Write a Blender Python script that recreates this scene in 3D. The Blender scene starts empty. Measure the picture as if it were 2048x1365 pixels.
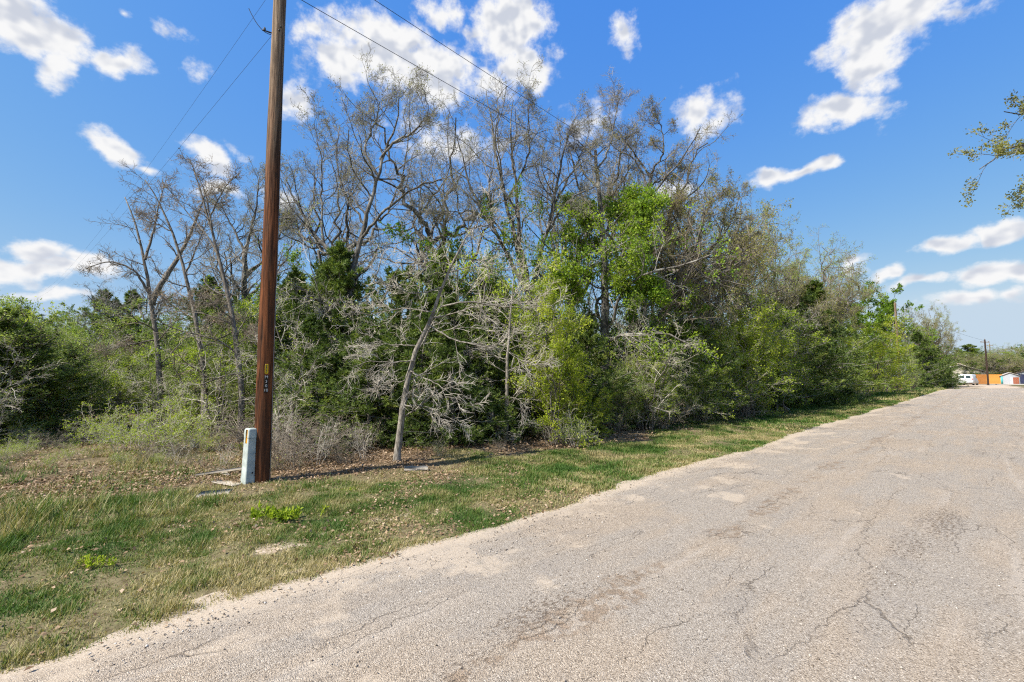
import bpy, math, random
import numpy as np
from mathutils import Vector

# ------------------------------------------------------------------ camera, world, sun, exposure
scene = bpy.context.scene
COL = scene.collection
R = math.radians
F_PX, CX, CY = 910.0, 1024.0, 682.5          # focal length and centre in photograph pixels
CAM_H = 1.75
PITCH = math.atan(68.0 / F_PX)

cam_data = bpy.data.cameras.new('camera')
cam = bpy.data.objects.new('camera', cam_data)
COL.objects.link(cam)
cam.location = (0, 0, CAM_H)
cam.rotation_euler = (math.pi / 2 + PITCH, 0, 0)
cam_data.sensor_width = 36.0
cam_data.lens = 36.0 * F_PX / 2048.0
cam_data.clip_start = 0.05
cam_data.clip_end = 5000
scene.camera = cam

SUN_EL = R(48.0)
SUN_AZ_VEC = np.array([-0.84, -0.54]); SUN_AZ_VEC /= np.linalg.norm(SUN_AZ_VEC)
SUN_DIR = Vector((SUN_AZ_VEC[0] * math.cos(SUN_EL), SUN_AZ_VEC[1] * math.cos(SUN_EL), math.sin(SUN_EL)))
sun_data = bpy.data.lights.new('sun', 'SUN')
sun_data.energy = 5.0
sun_data.angle = R(0.53)
sun_data.color = (1.0, 0.95, 0.86)
sun = bpy.data.objects.new('sun', sun_data)
COL.objects.link(sun)
sun.rotation_euler = SUN_DIR.to_track_quat('Z', 'Y').to_euler()
sun.location = (-30, -10, 30)

vs = scene.view_settings
vs.view_transform = 'Standard'
vs.look = 'None'
vs.gamma = 1.0
vs.use_curve_mapping = False
vs.exposure = 0.80
try:
    scene.cycles.use_denoising = False
    scene.cycles.filter_width = 1.2
    scene.cycles.denoiser = 'OPENIMAGEDENOISE'
    scene.cycles.denoising_prefilter = 'NONE'
    scene.cycles.max_bounces = 5
    scene.cycles.use_adaptive_sampling = True
    scene.cycles.adaptive_threshold = 0.02
    scene.cycles.transparent_max_bounces = 4
    scene.cycles.diffuse_bounces = 2
    scene.cycles.caustics_reflective = False
    scene.cycles.caustics_refractive = False
except Exception:
    pass


# ---- pixel helpers (a pixel gives a direction; the distance comes from the ground or a given depth)
_F = np.array([0, math.cos(PITCH), math.sin(PITCH)])
_U = np.array([0, -math.sin(PITCH), math.cos(PITCH)])


def ray(px, py):
    return _F + np.array([1.0, 0, 0]) * ((px - CX) / F_PX) + _U * ((CY - py) / F_PX)


def ground_pt(px, py, z=0.0):
    d = ray(px, py)
    k = (z - CAM_H) / d[2]
    return np.array([0, 0, CAM_H]) + d * k


def at(px, py, Y):
    d = ray(px, py)
    return np.array([0, 0, CAM_H]) + d * (Y / d[1])


# ---- road frame: s along the road, t to its left
HEAD = math.atan((1980 - CX) / F_PX)
DV = np.array([math.sin(HEAD), math.cos(HEAD)])
NV = np.array([-math.cos(HEAD), math.sin(HEAD)])
ROAD_L, ROAD_R = 4.05, -2.3


def st(x, y):
    return x * DV[0] + y * DV[1], x * NV[0] + y * NV[1]


def xy(s, t):
    return s * DV[0] + t * NV[0], s * DV[1] + t * NV[1]


# ------------------------------------------------------------------ node helpers
def new_nodes(tree):
    tree.nodes.clear()
    return tree.nodes, tree.links


class NT:
    """short hand for building node trees"""
    def __init__(self, tree):
        self.t = tree

    def n(self, typ, **kw):
        nd = self.t.nodes.new(typ)
        for k, v in kw.items():
            setattr(nd, k, v)
        return nd

    def link(self, a, b):
        self.t.links.new(a, b)

    def _set(self, sock, v):
        if hasattr(v, 'is_output'):
            self.link(v, sock)
        elif v is not None:
            sock.default_value = v

    def math(self, op, a, b=None, c=None, clamp=False):
        nd = self.n('ShaderNodeMath', operation=op, use_clamp=clamp)
        self._set(nd.inputs[0], a)
        if b is not None:
            self._set(nd.inputs[1], b)
        if c is not None:
            self._set(nd.inputs[2], c)
        return nd.outputs[0]

    def vmath(self, op, a, b=None, scale=None, c=None):
        nd = self.n('ShaderNodeVectorMath', operation=op)
        self._set(nd.inputs[0], a)
        if b is not None:
            self._set(nd.inputs[1], b)
        if c is not None:
            self._set(nd.inputs[2], c)
        if scale is not None:
            self._set(nd.inputs['Scale'], scale)
        return nd.outputs['Value'] if op in ('LENGTH', 'DOT_PRODUCT', 'DISTANCE') else nd.outputs['Vector']

    def smooth(self, v, lo, hi, a=0.0, b=1.0, kind='SMOOTHSTEP'):
        nd = self.n('ShaderNodeMapRange', interpolation_type=kind)
        self._set(nd.inputs[0], v)
        self._set(nd.inputs[1], lo)
        self._set(nd.inputs[2], hi)
        self._set(nd.inputs[3], a)
        self._set(nd.inputs[4], b)
        return nd.outputs[0]

    def noise(self, vec, scale, detail=4.0, rough=0.55, dim='3D', dist=0.0):
        nd = self.n('ShaderNodeTexNoise', noise_dimensions=dim)
        self._set(nd.inputs['Vector'], vec)
        nd.inputs['Scale'].default_value = scale
        nd.inputs['Detail'].default_value = detail
        nd.inputs['Roughness'].default_value = rough
        nd.inputs['Distortion'].default_value = dist
        return nd.outputs[0]

    def noise_col(self, vec, scale, detail=3.0, dim='3D'):
        nd = self.n('ShaderNodeTexNoise', noise_dimensions=dim)
        self._set(nd.inputs['Vector'], vec)
        nd.inputs['Scale'].default_value = scale
        nd.inputs['Detail'].default_value = detail
        return nd.outputs[1]

    def vor(self, vec, scale, feature='F1', out='Distance', rand=1.0):
        nd = self.n('ShaderNodeTexVoronoi', feature=feature)
        self._set(nd.inputs['Vector'], vec)
        nd.inputs['Scale'].default_value = scale
        if 'Randomness' in nd.inputs:
            nd.inputs['Randomness'].default_value = rand
        return nd.outputs[out]

    def mix(self, f, a, b, blend='MIX'):
        nd = self.n('ShaderNodeMix', data_type='RGBA', blend_type=blend)
        nd.clamp_factor = True
        self._set(nd.inputs[0], f)
        self._set(nd.inputs[6], a)
        self._set(nd.inputs[7], b)
        return nd.outputs[2]

    def ramp(self, f, stops):
        nd = self.n('ShaderNodeValToRGB')
        self._set(nd.inputs[0], f)
        cr = nd.color_ramp
        while len(cr.elements) > 1:
            cr.elements.remove(cr.elements[-1])
        cr.elements[0].position = stops[0][0]
        cr.elements[0].color = rgba(stops[0][1])
        for p, c in stops[1:]:
            e = cr.elements.new(p)
            e.color = rgba(c)
        return nd.outputs[0]

    def bump(self, h, strength=0.5, dist=0.02, normal=None):
        nd = self.n('ShaderNodeBump')
        nd.inputs['Strength'].default_value = strength
        nd.inputs['Distance'].default_value = dist
        self._set(nd.inputs['Height'], h)
        if normal is not None:
            self.link(normal, nd.inputs['Normal'])
        return nd.outputs[0]


def rgba(c):
    return (c[0], c[1], c[2], 1.0)


# ------------------------------------------------------------------ sky with clouds (world)
world = bpy.data.worlds.new('World')
scene.world = world
world.use_nodes = True


def px_to_azel(px, py):
    d = ray(px, py)
    return math.atan2(d[0], d[1]), math.atan2(d[2], math.hypot(d[0], d[1]))


CLOUDS = [  # photograph x, y, half width, half height, solidity
    (40, 40, 190, 75, 1.0), (95, 125, 62, 48, .85), (235, 135, 62, 50, .75), (245, 20, 25, 18, .6),
    (240, 300, 70, 44, 1.0), (400, 310, 52, 42, 1.0), (300, 337, 26, 14, .7), (385, 145, 35, 20, .3),
    (345, 68, 30, 26, .25), (455, 295, 30, 12, .3),
    (760, 95, 150, 85, 1.1), (850, 150, 130, 85, 1.1), (680, 130, 80, 60, .9), (640, 70, 50, 30, .6), (880, 20, 60, 36, .55),
    (1025, 50, 95, 90, 1.2), (1050, 130, 75, 60, 1.0), (990, 170, 60, 40, .7),
    (585, 205, 40, 46, .9), (1250, 70, 32, 46, .55), (1410, 225, 62, 62, .72),
    (1690, 215, 78, 44, 1.0), (1640, 245, 50, 34, .8), (1750, 215, 40, 30, .3),
    (1590, 352, 105, 16, .85), (1650, 342, 50, 15, .8), (1530, 358, 45, 17, .8),
    (1770, 60, 170, 75, 1.15), (1740, 115, 90, 50, 1.0), (1760, 145, 45, 32, .6), (1900, 35, 90, 34, .4),
    (1900, 485, 110, 26, 1.0), (2010, 460, 80, 32, 1.1), (1985, 555, 115, 28, 1.0), (2060, 550, 70, 30, 1.0),
    (1775, 546, 32, 20, 1.0), (1830, 568, 75, 15, .7), (1715, 515, 42, 20, .7),
    (1960, 605, 120, 18, .7), (2040, 595, 50, 22, .7),
    (90, 515, 70, 32, 1.0), (180, 530, 80, 22, .8), (60, 550, 150, 26, .9), (130, 540, 120, 20, .8), (120, 592, 140, 9, .6),
    (430, 385, 70, 24, .7), (1350, 390, 60, 28, .7), (900, 280, 130, 40, .6), (560, 390, 50, 24, .5), (1180, 250, 60, 40, .35),
]
WIN = NT(world.node_tree)
world.node_tree.nodes.clear()
G = WIN
tc = WIN.n('ShaderNodeTexCoord')
sepw = WIN.n('ShaderNodeSeparateXYZ')
WIN.link(tc.outputs['Generated'], sepw.inputs[0])
az = WIN.math('ARCTAN2', sepw.outputs[0], sepw.outputs[1])
hor = WIN.math('SQRT', WIN.math('ADD', WIN.math('MULTIPLY', sepw.outputs[0], sepw.outputs[0]),
                                WIN.math('MULTIPLY', sepw.outputs[1], sepw.outputs[1])))
el = WIN.math('ARCTAN2', sepw.outputs[2], hor)
comb = WIN.n('ShaderNodeCombineXYZ')
WIN.link(az, comb.inputs[0])
WIN.link(el, comb.inputs[1])
azel = comb.outputs[0]
warp = G.vmath('SUBTRACT', G.noise_col(azel, 9.0, 2.5, '2D'), (0.5, 0.5, 0.5))
warped = G.vmath('MULTIPLY_ADD', warp, (0.085, 0.065, 0.0), c=azel)
cover = None
for (cx, cy, rx, ry, so) in CLOUDS:
    a, e = px_to_azel(cx, cy)
    a1, _ = px_to_azel(cx + 1, cy)
    _, e1 = px_to_azel(cx, cy - 1)
    ia, ie = 1.0 / (rx * max(abs(a1 - a), 1e-5)), 1.0 / (ry * max(abs(e1 - e), 1e-5))
    d = G.vmath('MULTIPLY_ADD', warped, (ia, ie, 0), c=(-a * ia, -e * ie, 0))
    m = G.math('MULTIPLY_ADD', G.vmath('LENGTH', d), -so * 0.95, so)
    cover = m if cover is None else G.math('MAXIMUM', cover, m)
# the rest of the sky goes on with clouds of the same kind
gen = G.noise(G.vmath('MULTIPLY', azel, (1.0, 1.7, 1.0)), 2.6, 2.0, 0.55, '2D')
outside = G.math('MAXIMUM', G.smooth(G.math('ABSOLUTE', az), 0.90, 1.1), G.smooth(el, 0.74, 0.9))
genm = G.math('MULTIPLY_ADD', gen, 3.2, -0.25)
genm = G.math('MULTIPLY_ADD', genm, outside, -1.5)
cover = G.math('MAXIMUM', cover, genm)
sq = G.vmath('MULTIPLY', azel, (1.0, 1.35, 1.0))
fb = G.noise(sq, 22.0, 7.0, 0.60, '2D')
lo1 = G.noise(sq, 20.0, 2.0, 0.5, '2D')
lo2 = G.noise(G.vmath('ADD', sq, (-0.010, 0.020, 0.0)), 20.0, 2.0, 0.5, '2D')
ragged = G.math('MULTIPLY_ADD', G.math('SUBTRACT', fb, 0.49), 1.25, cover)
dens = WIN.smooth(ragged, -0.03, 0.57)
dens = WIN.math('MULTIPLY', dens, WIN.smooth(el, 0.0, 0.06))
relief = WIN.math('SUBTRACT', lo2, lo1)
shade = WIN.smooth(WIN.math('MULTIPLY_ADD', relief, 2.4, WIN.math('MULTIPLY', ragged, 0.62)), 0.10, 1.05)
cloud_col = WIN.mix(shade, (3.62, 3.62, 3.64, 1), (2.35, 2.50, 2.85, 1))
sky = WIN.n('ShaderNodeTexSky', sky_type='NISHITA')
sky.sun_disc = False
sky.sun_elevation = SUN_EL
sky.sun_rotation = math.atan2(SUN_DIR.x, SUN_DIR.y)
sky.altitude = 100
sky.air_density = 1.0
sky.dust_density = 0.35
sky.ozone_density = 3.0
SKY_STRENGTH = 0.15
# tone of the clear sky: the photograph shows a vivid, evenly bright blue
sc_ = WIN.n('ShaderNodeSeparateColor')
WIN.link(sky.outputs[0], sc_.inputs[0])
cc_ = WIN.n('ShaderNodeCombineColor')
for ch, (amp, pw_) in enumerate(((0.42, 1.13), (0.90, 0.60), (2.85, 0.08))):
    tone = WIN.math('MULTIPLY', WIN.math('POWER', sc_.outputs[ch], pw_), amp)
    WIN.link(WIN.math('MINIMUM', tone, (2.15, 2.65, 3.15)[ch]), cc_.inputs[ch])
skycol = WIN.mix(dens, cc_.outputs[0], cloud_col)
bg = WIN.n('ShaderNodeBackground')
bg.inputs['Strength'].default_value = SKY_STRENGTH
WIN.link(skycol, bg.inputs['Color'])
wo = WIN.n('ShaderNodeOutputWorld')
WIN.link(bg.outputs[0], wo.inputs['Surface'])
try:
    world.cycles.sampling_method = 'NONE'
except Exception:
    pass


# ------------------------------------------------------------------ numpy noise
def _hash(ix, iy, seed):
    h = (ix.astype(np.int64) * 374761393 + iy.astype(np.int64) * 668265263 + seed * 1442695041) & 0x7fffffff
    h = ((h ^ (h >> 13)) * 1274126177) & 0x7fffffff
    h = (h ^ (h >> 16)) & 0xffffff
    return h / float(0xffffff)


def vnoise(x, y, seed=0):
    x = np.asarray(x, float); y = np.asarray(y, float)
    ix, iy = np.floor(x), np.floor(y)
    fx, fy = x - ix, y - iy
    fx = fx * fx * (3 - 2 * fx); fy = fy * fy * (3 - 2 * fy)
    a = _hash(ix, iy, seed); b = _hash(ix + 1, iy, seed)
    c = _hash(ix, iy + 1, seed); d = _hash(ix + 1, iy + 1, seed)
    return (a * (1 - fx) + b * fx) * (1 - fy) + (c * (1 - fx) + d * fx) * fy


def fbm(x, y, seed=0, octv=4):
    v = 0; amp = 0.5; tot = 0
    for o in range(octv):
        v = v + amp * vnoise(x * 2 ** o, y * 2 ** o, seed + o * 17)
        tot += amp; amp *= 0.5
    return v / tot


def edge_t(s):
    """left edge of the road: ragged"""
    s = np.asarray(s, float)
    return ROAD_L + 0.50 * (fbm(s * 0.45, s * 0 + 3.3, 5, 3) - 0.5) + 0.34 * (fbm(s * 2.3, s * 0 + 1.3, 9, 3) - 0.5)


def gz(x, y):
    """ground height"""
    x = np.asarray(x, float); y = np.asarray(y, float)
    s, t = st(x, y)
    left = np.clip((t - 4.3) / 4.0, 0, 1)
    right = np.clip((-2.6 - t) / 4.0, 0, 1)
    off = np.maximum(left, right)
    z = 0.10 * off * off + (fbm(x * 0.9, y * 0.9, 21, 4) - 0.5) * 0.16 * np.clip(off * 3, 0, 1)
    z = z + (fbm(x * 5, y * 5, 33, 2) - 0.5) * 0.03 * np.clip(off * 6, 0, 1)
    z = z - 0.012
    return z


# ------------------------------------------------------------------ mesh helpers
class Geo:
    def __init__(self):
        self.v = []; self.q = []; self.tr = []; self.a = []; self.n = 0

    def add(self, verts, quads=None, tris=None, tint=None):
        verts = np.asarray(verts, float).reshape(-1, 3)
        self.v.append(verts)
        if quads is not None and len(quads):
            self.q.append(np.asarray(quads, np.int64) + self.n)
        if tris is not None and len(tris):
            self.tr.append(np.asarray(tris, np.int64) + self.n)
        if tint is None:
            tint = np.full(len(verts), 0.5)
        self.a.append(np.broadcast_to(np.asarray(tint, float), (len(verts),)))
        self.n += len(verts)
        return self

    def mesh(self, name, mat, smooth=True, base=None):
        me = bpy.data.meshes.new(name)
        v = np.concatenate(self.v) if self.v else np.zeros((0, 3))
        if base is not None:
            v = v - np.asarray(base)
        q = np.concatenate(self.q) if self.q else np.zeros((0, 4), np.int64)
        t = np.concatenate(self.tr) if self.tr else np.zeros((0, 3), np.int64)
        nl = len(q) * 4 + len(t) * 3
        me.vertices.add(len(v)); me.vertices.foreach_set('co', v.astype(np.float32).ravel())
        me.loops.add(nl)
        me.loops.foreach_set('vertex_index', np.concatenate([q.ravel(), t.ravel()]).astype(np.int32))
        me.polygons.add(len(q) + len(t))
        starts = np.concatenate([np.arange(len(q)) * 4, len(q) * 4 + np.arange(len(t)) * 3]).astype(np.int32)
        me.polygons.foreach_set('loop_start', starts)
        if smooth:
            me.polygons.foreach_set('use_smooth', np.ones(len(q) + len(t), bool))
        at_ = me.attributes.new('tint', 'FLOAT', 'POINT')
        at_.data.foreach_set('value', np.concatenate(self.a).astype(np.float32))
        me.update(calc_edges=True)
        if mat is not None:
            me.materials.append(mat)
        return me


def link_mesh(name, me, parent=None, kind=None, loc=None):
    o = bpy.data.objects.new(name, me)
    COL.objects.link(o)
    if parent is not None:
        o.parent = parent
    if loc is not None:
        o.location = loc
    if kind:
        o['kind'] = kind
    return o


def thing(name, label, cat, loc=(0, 0, 0), rotz=0.0, group=None):
    o = bpy.data.objects.new(name, None)
    o.empty_display_size = 0.2
    COL.objects.link(o)
    o.location = loc
    o.rotation_euler = (0, 0, rotz)
    tag(o, label, cat, group)
    return o


def tag(o, label, cat, group=None):
    o['label'] = label; o['category'] = cat
    if group:
        o['group'] = group
    return o


def box(g, c, d, rz=0.0, tint=0.5, bevel=0.0, tilt=None):
    """box (optionally with chamfered edges) centred at c with full sizes d"""
    hx, hy, hz = d[0] / 2, d[1] / 2, d[2] / 2
    if bevel <= 0:
        v = np.array([[sx * hx, sy * hy, sz * hz] for sz in (-1, 1) for sy in (-1, 1) for sx in (-1, 1)])
        f = [[0, 2, 3, 1], [4, 5, 7, 6], [0, 1, 5, 4], [2, 6, 7, 3], [0, 4, 6, 2], [1, 3, 7, 5]]
        tr = []
    else:
        b = min(bevel, hx * .9, hy * .9, hz * .9)
        v = []; idx = {}
        for sz in (-1, 1):
            for sy in (-1, 1):
                for sx in (-1, 1):
                    for ax in range(3):
                        p = [sx * (hx - b), sy * (hy - b), sz * (hz - b)]
                        p[ax] = (sx * hx, sy * hy, sz * hz)[ax]
                        idx[(sx, sy, sz, ax)] = len(v); v.append(p)
        v = np.array(v); f = []; tr = []
        I = idx
        for s_ in (-1, 1):
            f.append([I[(s_, -1, -1, 0)], I[(s_, 1, -1, 0)], I[(s_, 1, 1, 0)], I[(s_, -1, 1, 0)]][::s_])
            f.append([I[(-1, s_, -1, 1)], I[(-1, s_, 1, 1)], I[(1, s_, 1, 1)], I[(1, s_, -1, 1)]][::s_])
            f.append([I[(-1, -1, s_, 2)], I[(1, -1, s_, 2)], I[(1, 1, s_, 2)], I[(-1, 1, s_, 2)]][::s_])
        for a in (-1, 1):
            for c_ in (-1, 1):
                f.append([I[(a, c_, -1, 0)], I[(a, c_, -1, 1)], I[(a, c_, 1, 1)], I[(a, c_, 1, 0)]])
                f.append([I[(a, -1, c_, 0)], I[(a, 1, c_, 0)], I[(a, 1, c_, 2)], I[(a, -1, c_, 2)]])
                f.append([I[(-1, a, c_, 1)], I[(1, a, c_, 1)], I[(1, a, c_, 2)], I[(-1, a, c_, 2)]])
                for e_ in (-1, 1):
                    tr.append([I[(a, c_, e_, 0)], I[(a, c_, e_, 1)], I[(a, c_, e_, 2)]])
    if tilt is not None:
        from mathutils import Euler
        M = np.array(Euler(tilt).to_matrix())
        v = v @ M.T
    cz, sz_ = math.cos(rz), math.sin(rz)
    x = v[:, 0] * cz - v[:, 1] * sz_; y = v[:, 0] * sz_ + v[:, 1] * cz
    v = np.stack([x, y, v[:, 2]], 1) + np.asarray(c)
    g.add(v, f, tr if tr else None, tint)


def tubes(g, P, Rr, k, tint=None, cap=False):
    """P (B,N,3) centre lines, Rr (B,N) radii, k sides"""
    B, N, _ = P.shape
    if B == 0:
        return
    T = np.gradient(P, axis=1)
    T /= np.linalg.norm(T, axis=2, keepdims=True) + 1e-9
    mean = P[:, -1] - P[:, 0]
    ax = np.argmin(np.abs(mean), axis=1)
    ref = np.zeros((B, 3)); ref[np.arange(B), ax] = 1.0
    n1 = np.cross(T, ref[:, None, :]); n1 /= np.linalg.norm(n1, axis=2, keepdims=True) + 1e-9
    n2 = np.cross(T, n1)
    ang = np.arange(k) * 2 * math.pi / k
    V = P[:, :, None, :] + Rr[:, :, None, None] * (np.cos(ang)[None, None, :, None] * n1[:, :, None, :] +
                                                   np.sin(ang)[None, None, :, None] * n2[:, :, None, :])
    base = (np.arange(B) * N * k)[:, None, None]
    row = (np.arange(N - 1) * k)[None, :, None]
    j = np.arange(k)[None, None, :]; j2 = (np.arange(k) + 1) % k
    a = base + row + j; b = base + row + j2[None, None, :]
    quads = np.stack([a, b, b + k, a + k], -1).reshape(-1, 4)
    tn = 0.5 if tint is None else np.repeat(tint, N * k)
    tris = None
    if cap:
        tris = []
        for bi in range(B):
            o = bi * N * k + (N - 1) * k
            tris += [[o, o + i, o + i + 1] for i in range(1, k - 1)]
    g.add(V.reshape(-1, 3), quads, tris, tn)


def unit(v):
    return v / (np.linalg.norm(v, axis=-1, keepdims=True) + 1e-9)


def grow(rng, S, D, L, N, wig, up, droop=0.0):
    B = len(S)
    P = np.zeros((B, N, 3)); P[:, 0] = S
    d = unit(D.copy()); step = (L / (N - 1))[:, None]
    for i in range(1, N):
        d = d + rng.normal(0, wig, (B, 3))
        d[:, 2] += up - droop * i / N
        d = unit(d)
        P[:, i] = P[:, i - 1] + d * step
    return P


def spawn(rng, P, Rr, M, u0, u1, a0, a1, lr0, lr1, rr, taper=0.55, even=True):
    """M children on every branch; returns start, dir, length, radius, parent index"""
    B, N, _ = P.shape
    u = (np.arange(M)[None, :] + rng.random((B, M))) / M if even else rng.random((B, M))
    u = u0 + (u1 - u0) * u
    f = u * (N - 1); i = np.minimum(f.astype(int), N - 2); w = (f - i)[..., None]
    bi = np.arange(B)[:, None]
    S = P[bi, i] * (1 - w) + P[bi, i + 1] * w
    T = unit(P[bi, i + 1] - P[bi, i])
    rad = Rr[bi, i] * (1 - w[..., 0]) + Rr[bi, i + 1] * w[..., 0]
    L = np.linalg.norm(np.diff(P, axis=1), axis=2).sum(1)[:, None]
    rv = unit(rng.normal(0, 1, (B, M, 3)))
    perp = unit(np.cross(T, rv))
    ang = np.radians(rng.uniform(a0, a1, (B, M)))[..., None]
    D = T * np.cos(ang) + perp * np.sin(ang)
    ln = L * rng.uniform(lr0, lr1, (B, M)) * (1 - taper * u)
    rad = rad * rr
    par = np.repeat(np.arange(B), M)
    return S.reshape(-1, 3), D.reshape(-1, 3), ln.ravel(), rad.ravel(), par


def radii(r0, N, end):
    k = np.linspace(1, end, N)[None, :]
    return np.asarray(r0)[:, None] * k


def resample(poly, N, rng=None, jit=0.0):
    p = np.asarray(poly, float)
    d = np.concatenate([[0], np.cumsum(np.linalg.norm(np.diff(p, axis=0), axis=1))])
    u = np.linspace(0, d[-1], N)
    out = np.stack([np.interp(u, d, p[:, i]) for i in range(3)], 1)
    # soften the corners
    sm = out.copy()
    for _ in range(3):
        sm[1:-1] = sm[:-2] * 0.25 + sm[1:-1] * 0.5 + sm[2:] * 0.25
    if rng is not None and jit > 0:
        j = rng.normal(0, jit, sm.shape); j[0] = 0
        sm = sm + j
    return sm


def leaf_quads(g, rng, P, n, ln, wd, tint, u0=0.3, spread=0.04, flat=0.0, up=0.25):
    """n rhombic leaves along each twig of P (B,N,3)"""
    B, N, _ = P.shape
    if B == 0:
        return
    u = u0 + (1 - u0) * rng.random((B, n))
    f = u * (N - 1); i = np.minimum(f.astype(int), N - 2); w = (f - i)[..., None]
    bi = np.arange(B)[:, None]
    C = P[bi, i] * (1 - w) + P[bi, i + 1] * w + rng.normal(0, spread, (B, n, 3))
    T = unit(P[bi, i + 1] - P[bi, i])
    d = unit(T * 0.5 + rng.normal(0, 0.75, (B, n, 3)) + np.array([0, 0, up]))
    s = unit(np.cross(d, rng.normal(0, 1, (B, n, 3)) + np.array([0, 0, flat])))
    if flat > 0:
        s = unit(np.cross(d, np.array([0, 0, 1.0]) + rng.normal(0, 1.0 / (0.3 + flat), (B, n, 3))))
    sc = rng.uniform(0.65, 1.25, (B, n, 1))
    a = C; b = C + d * ln * 0.45 * sc + s * wd * 0.5 * sc; c = C + d * ln * sc; e = C + d * ln * 0.45 * sc - s * wd * 0.5 * sc
    V = np.stack([a, b, c, e], 2).reshape(-1, 3)
    q = np.arange(B * n * 4).reshape(-1, 4)
    tn = np.repeat((tint[:, None] + rng.normal(0, 0.10, (B, n))).ravel(), 4)
    g.add(V, q, None, tn)


def sprays(g, rng, P, n, ln, wd, tint, out=None):
    """n narrow pointed sprays along each twig (juniper foliage)"""
    B, N, _ = P.shape
    u = rng.random((B, n))
    f = u * (N - 1); i = np.minimum(f.astype(int), N - 2); w = (f - i)[..., None]
    bi = np.arange(B)[:, None]
    C = P[bi, i] * (1 - w) + P[bi, i + 1] * w
    T = unit(P[bi, i + 1] - P[bi, i])
    d = unit(T * 0.9 + rng.normal(0, 0.55, (B, n, 3)) + np.array([0, 0, 0.18]))
    s = unit(np.cross(d, rng.normal(0, 1, (B, n, 3))))
    sc = rng.uniform(0.6, 1.3, (B, n, 1))
    a = C - s * wd * 0.5 * sc; b = C + s * wd * 0.5 * sc + d * ln * 0.25 * sc; c = C + d * ln * sc
    V = np.stack([a, b, c], 2).reshape(-1, 3)
    t = np.arange(B * n * 3).reshape(-1, 3)
    tn = np.repeat((tint[:, None] + rng.normal(0, 0.10, (B, n))).ravel(), 3)
    g.add(V, None, t, tn)


# ------------------------------------------------------------------ materials
def mat_new(name):
    m = bpy.data.materials.new(name)
    m.use_nodes = True
    m.node_tree.nodes.clear()
    return m, NT(m.node_tree)


def finish(nt, shader):
    o = nt.n('ShaderNodeOutputMaterial')
    nt.link(shader, o.inputs['Surface'])


def principled(nt, col, rough=0.8, normal=None, spec=0.3, metallic=0.0):
    p = nt.n('ShaderNodeBsdfPrincipled')
    nt._set(p.inputs['Base Color'], col)
    nt._set(p.inputs['Roughness'], rough)
    p.inputs['Specular IOR Level'].default_value = spec
    p.inputs['Metallic'].default_value = metallic
    if normal is not None:
        nt.link(normal, p.inputs['Normal'])
    return p.outputs[0]


def mat_leaf(name, stops, trans=0.35, rough=0.55, spec=0.25):
    """stops: tint 0..1 to colour"""
    m, nt = mat_new(name)
    a = nt.n('ShaderNodeAttribute', attribute_name='tint')
    oi = nt.n('ShaderNodeObjectInfo')
    f = nt.math('ADD', a.outputs['Fac'], nt.math('MULTIPLY', nt.math('SUBTRACT', oi.outputs['Random'], 0.5), 0.22))
    col = nt.ramp(f, stops)
    p = principled(nt, col, rough, None, spec)
    tr = nt.n('ShaderNodeBsdfTranslucent')
    tcol = nt.mix(1.0, col, (1.0, 1.05, 0.55, 1), 'MULTIPLY')
    nt.link(tcol, tr.inputs['Color'])
    mx = nt.n('ShaderNodeMixShader')
    mx.inputs[0].default_value = trans
    nt.link(p, mx.inputs[1]); nt.link(tr.outputs[0], mx.inputs[2])
    finish(nt, mx.outputs[0])
    return m


def mat_bark(name, c0, c1, scale=14.0, bump=0.8, tintmix=0.0, c2=None):
    m, nt = mat_new(name)
    t = nt.n('ShaderNodeTexCoord')
    v = nt.vmath('MULTIPLY', t.outputs['Object'], (1.0, 1.0, 0.28))
    n1 = nt.noise(v, scale, 5.0, 0.65)
    n2 = nt.noise(t.outputs['Object'], 2.2, 3.0, 0.5)
    col = nt.mix(nt.smooth(n1, 0.35, 0.68), c0 + (1,), c1 + (1,))
    if c2 is not None:
        col = nt.mix(nt.smooth(n2, 0.52, 0.66), col, c2 + (1,))
    a = nt.n('ShaderNodeAttribute', attribute_name='tint')
    br = nt.math('MULTIPLY_ADD', a.outputs['Fac'], 0.7, 0.65)
    cc = nt.n('ShaderNodeCombineColor')
    for i in range(3):
        nt.link(br, cc.inputs[i])
    col = nt.mix(1.0, col, cc.outputs[0], 'MULTIPLY')
    finish(nt, principled(nt, col, 0.9, nt.bump(n1, bump, 0.02), 0.15))
    return m


def mat_plain(name, c, rough=0.6, spec=0.4, var=0.12, scale=8.0, metallic=0.0, stretch=(1, 1, 1)):
    m, nt = mat_new(name)
    t = nt.n('ShaderNodeTexCoord')
    n1 = nt.noise(nt.vmath('MULTIPLY', t.outputs['Object'], stretch), scale, 5.0, 0.6)
    lo = tuple(x * (1 - var) for x in c) + (1,)
    hi = tuple(min(1, x * (1 + var)) for x in c) + (1,)
    col = nt.mix(nt.smooth(n1, 0.3, 0.7), lo, hi)
    finish(nt, principled(nt, col, rough, nt.bump(n1, 0.15, 0.01), spec, metallic))
    return m


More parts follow.
